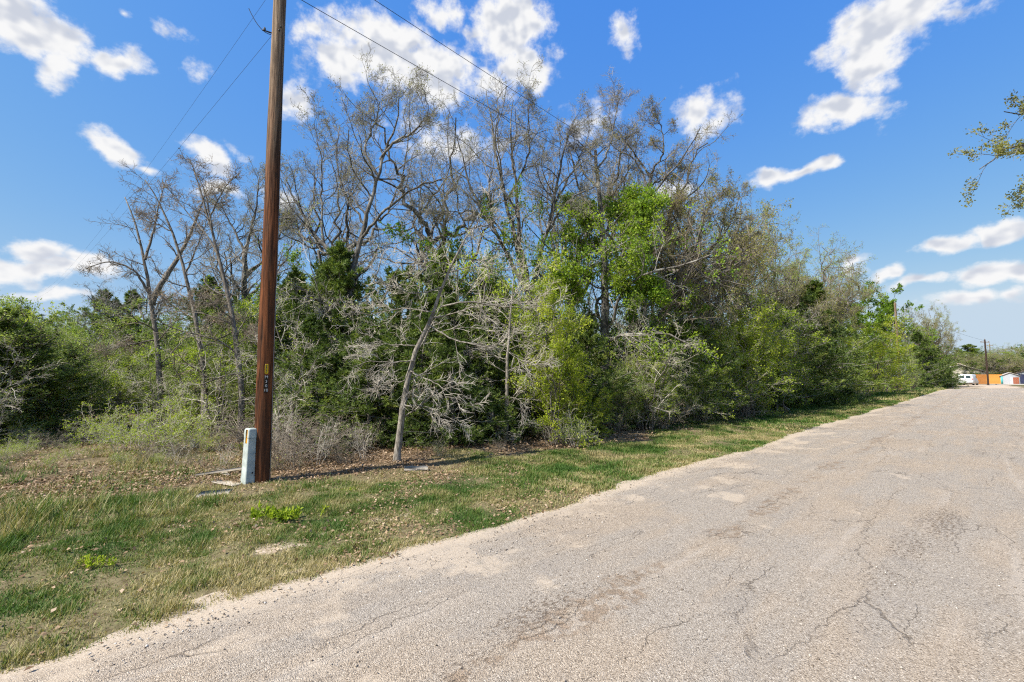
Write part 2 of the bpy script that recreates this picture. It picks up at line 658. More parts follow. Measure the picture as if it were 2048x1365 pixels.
M = {}
M['bark_dark'] = mat_bark('bark_dark', (0.05, 0.045, 0.038), (0.19, 0.175, 0.155), 16, 1.0, c2=(0.27, 0.255, 0.23))
M['bark_pale'] = mat_bark('bark_pale', (0.11, 0.095, 0.078), (0.34, 0.305, 0.255), 26, 0.9)
M['bark_mid'] = mat_bark('bark_mid', (0.09, 0.075, 0.06), (0.26, 0.235, 0.20), 22, 0.9)
M['twig_pale'] = mat_bark('twig_pale', (0.42, 0.375, 0.31), (0.60, 0.545, 0.46), 20, 0.3)
M['twig_brown'] = mat_bark('twig_brown', (0.19, 0.155, 0.115), (0.33, 0.28, 0.22), 20, 0.3)
M['twig_dark'] = mat_bark('twig_dark', (0.20, 0.185, 0.16), (0.36, 0.335, 0.295), 20, 0.3)
M['leaf_cedar'] = mat_leaf('leaf_cedar', [(0.0, (0.038, 0.065, 0.016)), (0.45, (0.117, 0.175, 0.036)), (0.75, (0.205, 0.262, 0.055)), (1.0, (0.341, 0.364, 0.085))], 0.35)
M['leaf_green'] = mat_leaf('leaf_green', [(0.0, (0.083, 0.164, 0.017)), (0.5, (0.206, 0.329, 0.030)), (1.0, (0.372, 0.455, 0.046))], 0.5)
M['leaf_lime'] = mat_leaf('leaf_lime', [(0.0, (0.142, 0.209, 0.020)), (0.5, (0.320, 0.419, 0.036)), (1.0, (0.498, 0.542, 0.070))], 0.5)
M['leaf_bright'] = mat_leaf('leaf_bright', [(0.0, (0.14, 0.20, 0.018)), (0.5, (0.34, 0.42, 0.03)), (1.0, (0.52, 0.55, 0.06))], 0.5)
M['leaf_olive'] = mat_leaf('leaf_olive', [(0.0, (0.071, 0.114, 0.024)), (0.5, (0.205, 0.279, 0.061)), (1.0, (0.426, 0.490, 0.115))], 0.42)
M['leaf_bud'] = mat_leaf('leaf_bud', [(0.0, (0.110, 0.099, 0.033)), (0.5, (0.264, 0.253, 0.072)), (1.0, (0.396, 0.396, 0.110))], 0.45)
M['leaf_deep'] = mat_leaf('leaf_deep', [(0.0, (0.060, 0.128, 0.011)), (0.5, (0.159, 0.271, 0.021)), (1.0, (0.277, 0.385, 0.038))], 0.48)
M['grass'] = mat_leaf('grass', [(0.0, (0.051, 0.114, 0.017)), (0.35, (0.098, 0.172, 0.030)), (0.62, (0.186, 0.216, 0.056)), (0.82, (0.335, 0.286, 0.128)), (1.0, (0.437, 0.364, 0.188))], 0.30, 0.6)
M['litter'] = mat_leaf('litter', [(0.0, (0.13, 0.075, 0.04)), (0.5, (0.32, 0.215, 0.13)), (1.0, (0.52, 0.40, 0.28))], 0.15, 0.7)


# ------------------------------------------------------------------ ground
def mat_ground():
    m, nt = mat_new('ground_soil')
    a = nt.n('ShaderNodeAttribute', attribute_name='cover')      # r grass, g leaf litter, b bare sand
    sep = nt.n('ShaderNodeSeparateColor')
    nt.link(a.outputs['Color'], sep.inputs[0])
    t = nt.n('ShaderNodeTexCoord')
    P = t.outputs['Object']
    n1 = nt.noise(P, 1.3, 5, 0.6); n2 = nt.noise(P, 18.0, 5, 0.7); n3 = nt.noise(P, 90.0, 3, 0.7)
    sand = nt.mix(nt.smooth(n2, 0.3, 0.7), (0.36, 0.28, 0.20, 1), (0.52, 0.42, 0.32, 1))
    soil = nt.mix(nt.smooth(n2, 0.3, 0.7), (0.11, 0.075, 0.045, 1), (0.26, 0.19, 0.125, 1))
    thatch = nt.mix(nt.smooth(n2, 0.32, 0.7), (0.075, 0.065, 0.03, 1), (0.22, 0.18, 0.10, 1))
    green = nt.mix(nt.smooth(n3, 0.3, 0.7), (0.05, 0.085, 0.02, 1), (0.13, 0.16, 0.045, 1))
    col = nt.mix(nt.smooth(n3, 0.25, 0.75), soil, thatch)
    lit = nt.mix(nt.smooth(nt.vor(P, 26.0, 'F1', 'Distance'), 0.05, 0.5), (0.36, 0.26, 0.17, 1), (0.12, 0.08, 0.05, 1))
    col = nt.mix(nt.math('MULTIPLY', sep.outputs[1], nt.smooth(n2, 0.2, 0.6)), col, lit)
    col = nt.mix(nt.math('MULTIPLY', sep.outputs[0], nt.smooth(n2, 0.25, 0.75)), col, green)
    col = nt.mix(nt.smooth(nt.math('ADD', sep.outputs[2], nt.math('MULTIPLY', nt.math('SUBTRACT', n2, 0.5), 0.9)), 0.35, 0.65), col, sand)
    h = nt.math('ADD', n2, nt.math('MULTIPLY', n3, 0.6))
    finish(nt, principled(nt, col, 0.95, nt.bump(h, 0.7, 0.008), 0.1))
    return m


def sinh_axis(n, lo, hi, k):
    """axis with fine steps around zero and coarse ones far away"""
    u = np.linspace(-1, 1, n)
    v = np.sinh(u * k) / np.sinh(k)
    return np.where(v < 0, v * lo, v * hi)


def cover_masks(x, y):
    """grass, litter and sand cover in 0..1"""
    s, t = st(x, y)
    e = edge_t(s)
    d = t - e
    patch = fbm(x * 0.55, y * 0.55, 40, 3)
    fine = fbm(x * 2.1, y * 2.1, 52, 3)
    # how far the mown verge reaches: about 4 m along the road; further into the clearing on the left
    reach = 3.5 + 1.6 * (fbm(s * 0.35, s * 0, 61, 2) - 0.5) + 3.2 * (fbm(x * 0.9, y * 0.9, 63, 3) - 0.5)
    reach = np.where(s < 3.0, reach + np.clip((3.0 - s) * 0.18, 0, 1.6), reach)
    verge = np.clip((reach - d) / 1.3, 0, 1) * np.clip(d / 0.25 + 0.15, 0, 1)
    grass = verge * np.clip(0.58 + (fine - 0.44) * 3.4 + (patch - 0.45) * 1.8, 0.28, 1)
    clear = np.clip((d - reach) / 1.2, 0, 1) * np.clip((4.0 - s) / 3.0, 0, 1)
    grass = np.maximum(grass, clear * np.clip((fine - 0.45) * 3 + (patch - 0.45) * 3, 0.05, 0.8))
    litter = np.clip((d - reach + 0.9) / 1.2, 0, 1) * np.clip(0.55 + (fine - 0.4) * 2, 0, 1)
    sand = np.clip(1.0 - (d + 0.05) / 0.30, 0, 1) * np.clip(0.2 + (fine - 0.25) * 1.6, 0, 1)
    # worn sandy track beside the road
    tr = np.exp(-((d - 0.95 - 0.25 * np.sin(s * 0.7)) / 0.28) ** 2) * np.clip((s - 0.2) / 1.0, 0, 1) * np.clip((9.0 - s) / 2.5, 0, 1)
    sand = np.maximum(sand, tr * np.clip((fine - 0.47) * 5.0, 0, 0.62))
    # right-hand verge
    rt = -2.35 - t
    gr = np.clip(rt / 0.5, 0, 1) * np.clip(0.3 + (fine - 0.35) * 3, 0.1, 1)
    grass = np.where(t < 0, gr, grass)
    litter = np.where(t < 0, 0.2 * np.clip(rt, 0, 1), litter)
    sand = np.where(t < 0, np.clip(1 - rt / 0.6, 0, 1) * 0.8, sand)
    grass = grass * (1 - 0.9 * np.clip(sand * 1.2, 0, 1))
    return grass, litter, sand


gx = sinh_axis(340, 900, 900, 6.4)
gy = sinh_axis(340, 900, 900, 6.4) + 6.0
GX, GY = np.meshgrid(gx, gy)
GZ = gz(GX, GY)
gv = np.stack([GX, GY, GZ], -1).reshape(-1, 3)
ny, nx = GX.shape
ii = np.arange(ny * nx).reshape(ny, nx)
gq = np.stack([ii[:-1, :-1], ii[:-1, 1:], ii[1:, 1:], ii[1:, :-1]], -1).reshape(-1, 4)
g = Geo().add(gv, gq)
me = g.mesh('ground', mat_ground())
cg, cl, cs = cover_masks(gv[:, 0], gv[:, 1])
ca = me.attributes.new('cover', 'FLOAT_COLOR', 'POINT')
ca.data.foreach_set('color', np.stack([cg, cl, cs, np.ones_like(cg)], 1).astype(np.float32).ravel())
ground = link_mesh('ground', me, kind='structure')


# ------------------------------------------------------------------ road
def mat_road():
    m, nt = mat_new('road_chip_seal')
    a = nt.n('ShaderNodeAttribute', attribute_name='st')
    P = a.outputs['Vector']
    sp = nt.n('ShaderNodeSeparateXYZ'); nt.link(P, sp.inputs[0])
    S, T = sp.outputs[0], sp.outputs[1]
    big = nt.noise(P, 0.45, 4, 0.55)
    mid = nt.noise(P, 2.3, 5, 0.6)
    fine = nt.noise(P, 40.0, 4, 0.7)
    streak = nt.noise(nt.vmath('MULTIPLY', P, (0.16, 1.7, 1.0)), 1.6, 4, 0.55)
    # aggregate
    vn = nt.n('ShaderNodeTexVoronoi'); nt._set(vn.inputs['Vector'], P); vn.inputs['Scale'].default_value = 130.0
    chip = vn.outputs['Distance']
    sv = nt.n('ShaderNodeSeparateColor'); nt.link(vn.outputs['Color'], sv.inputs[0])
    vn2 = nt.n('ShaderNodeTexVoronoi'); nt._set(vn2.inputs['Vector'], P); vn2.inputs['Scale'].default_value = 34.0
    chip2 = vn2.outputs['Distance']
    sv2 = nt.n('ShaderNodeSeparateColor'); nt.link(vn2.outputs['Color'], sv2.inputs[0])
    base = nt.ramp(sv.outputs[0], [(0.0, (0.15, 0.125, 0.10)), (0.2, (0.29, 0.25, 0.205)), (0.7, (0.385, 0.340, 0.285)), (0.93, (0.46, 0.41, 0.35)), (1.0, (0.60, 0.555, 0.49))])
    warm = nt.mix(1.0, base, (1.06, 0.98, 0.89, 1), 'MULTIPLY')
    grey = nt.mix(1.0, base, (0.99, 0.97, 0.95, 1), 'MULTIPLY')
    col = nt.mix(nt.smooth(nt.math('ADD', big, nt.math('MULTIPLY', nt.math('SUBTRACT', streak, 0.5), 0.8)), 0.40, 0.62), grey, warm)
    col = nt.mix(nt.math('MULTIPLY', nt.smooth(mid, 0.5, 0.72), 0.35), col, (0.27, 0.24, 0.21, 1))
    col = nt.mix(nt.math('MULTIPLY', nt.smooth(streak, 0.56, 0.70), 0.30), col, (0.50, 0.46, 0.41, 1))
    # dark gaps between the chips
    gap = nt.smooth(chip, 0.42, 0.75)
    col = nt.mix(nt.math('MULTIPLY', gap, 0.32), col, (0.10, 0.085, 0.07, 1))
    # loose darker stones
    loose = nt.math('MULTIPLY', nt.math('GREATER_THAN', sv2.outputs[1], nt.smooth(T, -1.0, 2.0, 0.80, 0.92)), nt.smooth(chip2, 0.34, 0.22))
    loose = nt.math('MULTIPLY', loose, nt.smooth(mid, 0.38, 0.62))
    col = nt.mix(nt.math('MULTIPLY', loose, 0.7), col, (0.09, 0.075, 0.065, 1))

    wob = nt.math('MULTIPLY', nt.math('SUBTRACT', nt.noise(P, 1.1, 4, 0.6), 0.5), 0.55)
    wob2 = nt.math('MULTIPLY', nt.math('SUBTRACT', nt.noise(P, 6.0, 4, 0.65), 0.5), 0.22)
    wobs = nt.math('ADD', wob, wob2)

    # ravelled longitudinal seam
    ds = nt.math('ABSOLUTE', nt.math('ADD', nt.math('SUBTRACT', T, 2.12), wobs))
    along = nt.noise(nt.vmath('MULTIPLY', P, (1.0, 0.0, 0.0)), 0.55, 3, 0.6)
    seam_w = nt.smooth(along, 0.40, 0.64, 0.0, 0.21)
    seam = nt.smooth(nt.math('SUBTRACT', seam_w, ds), -0.03, 0.07)
    seam = nt.math('MULTIPLY', seam, nt.smooth(nt.noise(P, 9.0, 5, 0.7), 0.42, 0.60))
    col = nt.mix(nt.math('MULTIPLY', seam, 0.80), col, nt.mix(sv.outputs[1], (0.10, 0.075, 0.05, 1), (0.36, 0.26, 0.18, 1)))

    # broken patches and stains with a shape of their own (s, t, half length, half width, strength)
    stain = None
    for (s0, t0, rs, rt, k) in [(7.4, 0.50, 1.35, 0.33, .80), (6.1, 0.66, 1.0, 0.28, .68), (5.0, 0.74, 0.8, 0.22, .55), (14.6, 0.25, 1.2, 0.30, .7), (13.3, 1.1, .6, .22, .5),
                                (2.5, 2.35, 0.8, 0.26, .75), (1.7, 2.2, .6, .2, .6), (27, 1.0, 2.2, .4, .5), (38, 1.6, 3.5, .4, .45), (33, 0.2, 2.5, .3, .4), (2.0, 3.25, .25, .18, .35), (3.4, .3, .3, .2, .4)]:
        dd = nt.vmath('LENGTH', nt.vmath('MULTIPLY', nt.vmath('SUBTRACT', P, (s0, t0, 0)), (1 / rs, 1 / rt, 0)))
        e = nt.math('MULTIPLY', nt.smooth(dd, 1.25, 0.2), k)
        stain = e if stain is None else nt.math('MAXIMUM', stain, e)
    sp_n = nt.noise(nt.vmath('MULTIPLY', P, (1.0, 1.5, 1.0)), 20.0, 5, 0.75)
    stain = nt.smooth(nt.math('ADD', nt.math('MULTIPLY', stain, 0.9), nt.math('MULTIPLY', nt.math('SUBTRACT', sp_n, 0.5), 4.2)), 0.70, 0.95)
    col = nt.mix(nt.math('MULTIPLY', stain, 0.9), col, nt.mix(sv.outputs[2], (0.055, 0.045, 0.035, 1), (0.28, 0.21, 0.15, 1)))

    # cracks: long ones that run with the road and a wide web
    pw = nt.vmath('ADD', P, nt.vmath('SCALE', nt.vmath('SUBTRACT', nt.noise_col(P, 1.7, 4), (0.5, 0.5, 0.5)), scale=0.36))
    pw = nt.vmath('ADD', pw, nt.vmath('SCALE', nt.vmath('SUBTRACT', nt.noise_col(P, 11.0, 3), (0.5, 0.5, 0.5)), scale=0.10))
    c1 = nt.vor(nt.vmath('MULTIPLY', pw, (0.20, 1.35, 1.0)), 1.25, 'DISTANCE_TO_EDGE', 'Distance')
    cm = nt.smooth(nt.noise(P, 0.8, 3, 0.6), 0.43, 0.58)
    crack = nt.math('MULTIPLY', nt.smooth(c1, 0.0085, 0.002), cm)
    c2 = nt.vor(nt.vmath('MULTIPLY', pw, (0.8, 1.2, 1.0)), 2.6, 'DISTANCE_TO_EDGE', 'Distance')
    cm2 = nt.smooth(nt.noise(P, 1.3, 3, 0.6), 0.52, 0.66)
    crack = nt.math('MAXIMUM', crack, nt.math('MULTIPLY', nt.smooth(c2, 0.009, 0.002), nt.math('MULTIPLY', cm2, 0.8)))
    crack = nt.math('MULTIPLY', crack, nt.smooth(fine, 0.30, 0.5))
    col = nt.mix(nt.math('MULTIPLY', crack, 0.5), col, (0.075, 0.055, 0.04, 1))

    # sand washed over the edges
    edl = nt.math('ADD', nt.math('SUBTRACT', T, 3.84), nt.math('MULTIPLY', wobs, 1.4))
    edr = nt.math('ADD', nt.math('SUBTRACT', -2.0, T), nt.math('MULTIPLY', wobs, 1.2))
    sandm = nt.math('MAXIMUM', nt.smooth(edl, -0.18, 0.22), nt.smooth(edr, -0.15, 0.3))
    blot = nt.smooth(nt.math('ADD', nt.noise(P, 1.25, 4, 0.6), nt.math('MULTIPLY', nt.smooth(T, 1.8, 3.9), 0.13)), 0.63, 0.73)
    sandm = nt.math('MAXIMUM', sandm, nt.math('MULTIPLY', blot, 0.75))
    sandc = nt.mix(nt.smooth(fine, 0.3, 0.7), (0.36, 0.29, 0.215, 1), (0.47, 0.39, 0.30, 1))
    col = nt.mix(nt.math('MULTIPLY', sandm, nt.smooth(sv.outputs[1], 1.15, 0.55)), col, sandc)

    h = nt.math('MULTIPLY', nt.smooth(chip, 0.7, 0.05), nt.math('SUBTRACT', 1.0, nt.math('MULTIPLY', sandm, 0.75)))
    h = nt.math('ADD', h, nt.math('MULTIPLY', loose, 1.3))
    h = nt.math('ADD', h, nt.math('MULTIPLY', mid, 1.0))
    h = nt.math('SUBTRACT', h, nt.math('MULTIPLY', crack, 1.8))
    h = nt.math('SUBTRACT', h, nt.math('MULTIPLY', seam, 0.8))
    h = nt.math('SUBTRACT', h, nt.math('MULTIPLY', stain, 0.6))
    finish(nt, principled(nt, col, 0.92, nt.bump(h, 0.75, 0.0075), 0.12))
    return m


def road_mesh():
    # centre line: straight, then a bend to the right at the far end
    ss = np.concatenate([np.arange(-14, 0, 0.25), np.arange(0, 20, 0.12), np.arange(20, 72, 0.5), np.arange(72, 112, 1.0)])
    tt = np.concatenate([np.linspace(ROAD_R - 0.25, ROAD_R + 0.3, 5), np.arange(ROAD_R + 0.45, 3.5, 0.15), np.linspace(3.55, 4.45, 16)])
    Sg, Tg = np.meshgrid(ss, tt, indexing='ij')
    over = np.clip(Sg - 72, 0, None)
    Rb = 24.0
    ang = np.clip(over / Rb, 0, R(95))
    rest = np.clip(over - Rb * R(95), 0, None)
    # lateral 0 = the line t=0; the bend turns to the right around (72, -Rb)
    s_line = np.minimum(Sg, 72)
    tr = Tg
    s2 = np.where(over > 0, 72 + (Rb + tr) * np.sin(ang) + rest * np.cos(ang), s_line)
    t2 = np.where(over > 0, -Rb + (Rb + tr) * np.cos(ang) - rest * np.sin(ang), tr)
    X, Y = xy(s2, t2)
    e = edge_t(Sg)
    er = ROAD_R + 0.35 * (fbm(Sg * 0.6, Sg * 0 + 8, 70, 3) - 0.5)
    dl = e - Tg; dr = Tg - er
    d = np.minimum(dl, dr)
    z = np.clip(d / 0.22, -1.0, 1.0) * 0.018 + 0.004
    z = z + 0.012 * (fbm(X * 0.8, Y * 0.8, 77, 3) - 0.5) + 0.010 * (fbm(X * 4, Y * 4, 78, 2) - 0.5) * np.clip(d / 0.3, 0, 1)
    z = z + 0.03 * np.clip(1 - ((Tg - 0.9) / 3.2) ** 2, 0, 1)
    v = np.stack([X, Y, z], -1).reshape(-1, 3)
    a, b = Sg.shape
    idx = np.arange(a * b).reshape(a, b)
    q = np.stack([idx[:-1, :-1], idx[1:, :-1], idx[1:, 1:], idx[:-1, 1:]], -1).reshape(-1, 4)
    me_ = Geo().add(v, q).mesh('road', mat_road())
    at_ = me_.attributes.new('st', 'FLOAT_VECTOR', 'POINT')
    at_.data.foreach_set('vector', np.stack([Sg, Tg, np.zeros_like(Sg)], -1).astype(np.float32).ravel())
    return me_


road = link_mesh('road', road_mesh(), kind='structure')


# ------------------------------------------------------------------ grass, litter, stones (nobody could count them)
def scatter(rng, n, smin, smax, tmin, tmax, power=2.0):
    """random ground points, denser near the camera"""
    s = rng.uniform(smin, smax, n); t = rng.uniform(tmin, tmax, n)
    x, y = xy(s, t)
    return x, y, s, t


def in_view(x, y, m=0.06):
    return (y > 1.2) & (np.abs(x) < y * (1.125 + m) + 0.6)


def build_grass():
    rng = np.random.default_rng(11)
    gr = Geo()
    zones = [  # s range, t range, count, blade length, width
        (-6.0, 5, 3.9, 9.5, 620000, 0.030, 0.0042),
        (5, 16, 3.9, 8.8, 300000, 0.040, 0.0075),
        (16, 40, 3.9, 8.8, 210000, 0.060, 0.016),
        (40, 85, 3.9, 8.8, 70000, 0.11, 0.035),
        (-14, 4, 7.0, 22, 260000, 0.085, 0.006),
        (20, 80, -8.0, -2.4, 60000, 0.09, 0.03),
    ]
    for (s0, s1, t0, t1, n, ln, wd) in zones:
        x, y, s, t = scatter(rng, n, s0, s1, t0, t1)
        cgr, cli, csa = cover_masks(x, y)
        keep = in_view(x, y) & (rng.random(n) < cgr * 1.0)
        x, y, s, t, cgr = x[keep], y[keep], s[keep], t[keep], cgr[keep]
        k = len(x)
        if not k:
            continue
        z = gz(x, y) - 0.004
        dry = fbm(x * 0.7, y * 0.7, 90, 4)
        dry2 = fbm(x * 3.0, y * 3.0, 95, 3)
        tall = np.clip((fbm(x * 0.8, y * 0.8, 97, 3) - 0.46) * 4, 0, 1) * np.clip((1.6 - s) / 2, 0, 1)
        hgt = ln * rng.uniform(0.45, 1.35, k) * (0.55 + 0.9 * cgr) * (1 + 1.1 * tall) * (0.25 + 1.5 * fbm(x * 4.5, y * 4.5, 98, 2))
        az = rng.uniform(0, 2 * math.pi, k)
        lean = rng.uniform(0.15, 1.15, k)
        dx, dy = np.cos(az), np.sin(az)
        px_, py_ = -dy, dx
        w = wd * rng.uniform(0.6, 1.3, k)
        B0 = np.stack([x - px_ * w, y - py_ * w, z], 1)
        B1 = np.stack([x + px_ * w, y + py_ * w, z], 1)
        tip = np.stack([x + dx * hgt * lean, y + dy * hgt * lean, z + hgt], 1)
        V = np.stack([B0, B1, tip], 1).reshape(-1, 3)
        tn = 0.47 + (dry - 0.46) * 1.7 + (dry2 - 0.5) * 1.3 + rng.normal(0, 0.21, k) + (rng.random(k) < 0.12) * 0.35
        tn = tn - 0.38 * tall - 0.14 * np.clip((s - 5) / 6, 0, 1)
        # the strip under the far trees is fresh and green
        tn = tn - 0.30 * np.clip((s - 14) / 8, 0, 1) * np.clip((t - 5.6) / 0.8, 0, 1)
        gr.add(V, None, np.arange(k * 3).reshape(-1, 3), np.repeat(np.clip(tn, 0, 1), 3))
    o = link_mesh('verge_grass', gr.mesh('verge_grass', M['grass'], smooth=False), kind='stuff')
    tag(o, 'short patchy green and straw coloured grass on the roadside verge', 'grass')


def build_litter():
    rng = np.random.default_rng(12)
    gl = Geo()
    for (s0, s1, t0, t1, n, ln) in [(-6, 6, 4.0, 10.5, 95000, 0.042), (-14, 6, 8.5, 22, 80000, 0.052), (6, 30, 6.5, 11, 30000, 0.075)]:
        x, y, s, t = scatter(rng, n, s0, s1, t0, t1)
        cgr, cli, csa = cover_masks(x, y)
        keep = in_view(x, y) & (rng.random(n) < np.clip(cli * 0.9 + 0.05 + 0.5 * np.clip((fbm(x * 1.3, y * 1.3, 44, 3) - 0.47) * 3, 0, 1), 0, 1))
        x, y = x[keep], y[keep]
        k = len(x)
        z = gz(x, y) + rng.uniform(0.0, 0.035, k)
        d = unit(np.stack([rng.normal(0, 1, k), rng.normal(0, 1, k), rng.normal(0, 0.35, k)], 1))
        sd = unit(np.cross(d, np.array([0, 0, 1.0]) + rng.normal(0, 0.45, (k, 3))))
        sc = rng.uniform(0.5, 1.25, k)[:, None]
        C = np.stack([x, y, z], 1)
        lift = np.array([0, 0, 1.0]) * (rng.uniform(0, 0.25, k)[:, None])
        V = np.stack([C, C + (d * 0.5 + sd * 0.33 + lift) * ln * sc, C + d * ln * sc, C + (d * 0.5 - sd * 0.33 + lift) * ln * sc], 1)
        gl.add(V.reshape(-1, 3), np.arange(k * 4).reshape(-1, 4), None, np.repeat(np.clip(rng.normal(0.45, 0.26, k), 0, 1), 4))
    o = link_mesh('leaf_litter', gl.mesh('leaf_litter', M['litter'], smooth=False), kind='stuff')
    tag(o, 'brown and tan fallen oak leaves under the trees', 'leaves')


def build_stones():
    rng = np.random.default_rng(13)
    gs = Geo()
    n = 16000
    s = rng.uniform(-4, 14, n); e = edge_t(s)
    t = np.where(rng.random(n) < 0.45, e - np.abs(rng.normal(0, 0.35, n)), rng.uniform(-2.2, 4.0, n))
    x, y = xy(s, t)
    dist = np.hypot(x, y)
    keep = in_view(x, y) & (rng.random(n) < np.clip(5.0 / dist, 0, 1) ** 1.2) & (fbm(x * 1.5, y * 1.5, 71, 3) + rng.normal(0, 0.1, n) > 0.47)
    x, y, t = x[keep], y[keep], t[keep]
    k = len(x)
    r = 0.0035 + 0.009 * rng.random(k) ** 3
    octa = np.array([[1, 0, 0], [0, 1, 0], [-1, 0, 0], [0, -1, 0], [0, 0, 0.75], [0, 0, -0.75]])
    tri = np.array([[0, 1, 4], [1, 2, 4], [2, 3, 4], [3, 0, 4], [1, 0, 5], [2, 1, 5], [3, 2, 5], [0, 3, 5]])
    a = rng.uniform(0, 6.28, k)
    jit = rng.uniform(0.65, 1.25, (k, 6, 1))
    V = octa[None] * jit * r[:, None, None]
    X = V[..., 0] * np.cos(a)[:, None] - V[..., 1] * np.sin(a)[:, None]
    Yv = V[..., 0] * np.sin(a)[:, None] + V[..., 1] * np.cos(a)[:, None]
    zc = 0.024 + 0.03 * np.clip(1 - ((t - 0.9) / 3.2) ** 2, 0, 1)
    V = np.stack([X + x[:, None], Yv + y[:, None], V[..., 2] + zc[:, None]], -1)
    T = (tri[None] + (np.arange(k) * 6)[:, None, None]).reshape(-1, 3)
    gs.add(V.reshape(-1, 3), None, T, np.repeat(rng.random(k), 6))
    m, nt = mat_new('loose_stone')
    at_ = nt.n('ShaderNodeAttribute', attribute_name='tint')
    col = nt.ramp(at_.outputs['Fac'], [(0, (0.15, 0.12, 0.095)), (0.45, (0.28, 0.235, 0.19)), (0.85, (0.40, 0.36, 0.31)), (1, (0.58, 0.54, 0.49))])
    finish(nt, principled(nt, col, 0.85, None, 0.2))
    o = link_mesh('loose_gravel', gs.mesh('loose_gravel', m, smooth=False), kind='stuff')
    tag(o, 'small loose stones scattered on the road surface and its sandy edge', 'gravel')


build_grass()
build_litter()
build_stones()


# ------------------------------------------------------------------ trees
def px_guide(pts, Y, rng=None, wob=0.25):
    """polyline from photograph points on the tree's own depth; pts: (x, y[, depth offset])"""
    out = []
    dy = 0.0
    for i, p in enumerate(pts):
        if len(p) > 2:
            dy = p[2]
        elif rng is not None and i > 0:
            dy += rng.normal(0, wob) * 0.5
        out.append(at(p[0], p[1], Y + dy))
    return np.array(out)


class TreeMesh:
    """meshes of one tree, shared by its copies: list of (part name, mesh, kind)"""
    def __init__(self):
        self.parts = []

    def add(self, name, geo, mat, kind=None, smooth=True, base=None):
        if geo.n:
            self.parts.append((name, geo.mesh(name, mat, smooth, base), kind))


def plant_tree(tm, name, label, cat, loc, rotz=0.0, scale=(1, 1, 1), group=None):
    o = thing(name, label, cat, loc, rotz, group)
    o.scale = scale
    for (pn, me_, kd) in tm.parts:
        link_mesh(pn, me_, o, kd)
    return o


def branch_levels(rng, P0, R0, levels, tint0=None):
    """grow the levels of finer branches from P0; returns [(P, R, sides, tint)]"""
    out = []
    P, Rr = P0, R0
    tint = np.full(len(P0), 0.5) if tint0 is None else tint0
    for lv in levels:
        S, D, L, r, par = spawn(rng, P, Rr, lv['M'], lv.get('u0', 0.2), lv.get('u1', 1.0), lv['a'][0], lv['a'][1], lv['l'][0], lv['l'][1], lv.get('rr', 0.55), lv.get('taper', 0.5))
        L = np.clip(L, lv.get('lmin', 0.05), lv.get('lmax', 9.0))
        D = D + np.array([0, 0, lv.get('lift', 0.0)])
        if 'flat' in lv:
            D[:, 2] *= lv['flat']
        r = np.clip(r, lv.get('rmin', 0.003), lv.get('rmax', 1.0))
        tint = np.clip(tint[par] + rng.normal(0, lv.get('tv', 0.1), len(par)), 0, 1)
        P = grow(rng, S, unit(D), L, lv['N'], lv.get('w', 0.25), lv.get('up', 0.03), lv.get('droop', 0.0))
        Rr = radii(r, lv['N'], lv.get('end', 0.35))
        out.append((P, Rr, lv['k'], tint))
    return out


def limb_set(guides, N, rng, jit=0.02):
    P = np.stack([resample(gd[0], N, rng, jit) for gd in guides])
    Rr = np.stack([np.linspace(gd[1], gd[2], N) for gd in guides])
    return P, Rr


def oak_from_guides(seed, guides, n_trunk, bark, twig, levels, leaf=None, jit=0.025, trunk_k=12, base=None, leafspec=None, leaf_filter=None):
    """guides: (polyline, r0, r1); the first n_trunk are the trunk, the rest main limbs"""
    rng = np.random.default_rng(seed)
    tm = TreeMesh()
    P, Rr = limb_set(guides, 18, rng, jit)
    P[:n_trunk, 0] = [gd[0][0] for gd in guides[:n_trunk]]
    Rr[:n_trunk, 0] *= 1.35                                      # root flare
    gt = Geo(); tubes(gt, P[:n_trunk], Rr[:n_trunk], trunk_k, cap=True)
    tm.add('trunk', gt, bark, base=base)
    for i in range(n_trunk, len(guides)):
        gl = Geo(); tubes(gl, P[i:i + 1], Rr[i:i + 1], 8)
        tm.add('limb', gl, bark, base=base)
    lv = branch_levels(rng, P, Rr, levels)
    gb = Geo(); gw = Geo()
    for i, (Pb, Rb, k, tn) in enumerate(lv):
        tubes(gb if i == 0 else gw, Pb, Rb, k, tn)
    tm.add('branches', gb, bark, 'stuff', base=base)
    tm.add('twigs', gw, twig, 'stuff', base=base)
    if leafspec:
        for (li, n, ln, wd, mat, prob, u0, spread) in leafspec:
            Pb, Rb, k, tn = lv[li]
            keep = rng.random(len(Pb)) < prob
            if leaf_filter is not None:
                keep &= leaf_filter(Pb[:, -1])
            gf = Geo()
            leaf_quads(gf, rng, Pb[keep], n, ln, wd, tn[keep], u0, spread)
            tm.add('foliage', gf, mat, 'stuff', smooth=False, base=base)
    return tm


OAK_LV = [
    dict(M=9, u0=0.22, a=(25, 65), l=(0.32, 0.62), rr=0.55, N=9, k=5, w=0.22, up=0.04, end=0.35, rmax=0.06),
    dict(M=8, u0=0.15, a=(25, 70), l=(0.30, 0.62), rr=0.55, N=6, k=3, w=0.24, up=0.05, end=0.4, rmin=0.006, rmax=0.022),
    dict(M=6, u0=0.15, a=(25, 75), l=(0.35, 0.68), rr=0.6, N=3, k=3, w=0.26, up=0.04, end=0.5, rmin=0.0045, rmax=0.010, lmin=0.15),
    dict(M=4, u0=0.2, a=(25, 70), l=(0.4, 0.8), rr=0.7, N=2, k=3, w=0.25, up=0.02, end=0.6, rmin=0.0028, rmax=0.0042, lmin=0.12),
]
hero = []          # (TreeMesh, name, label, category, base)


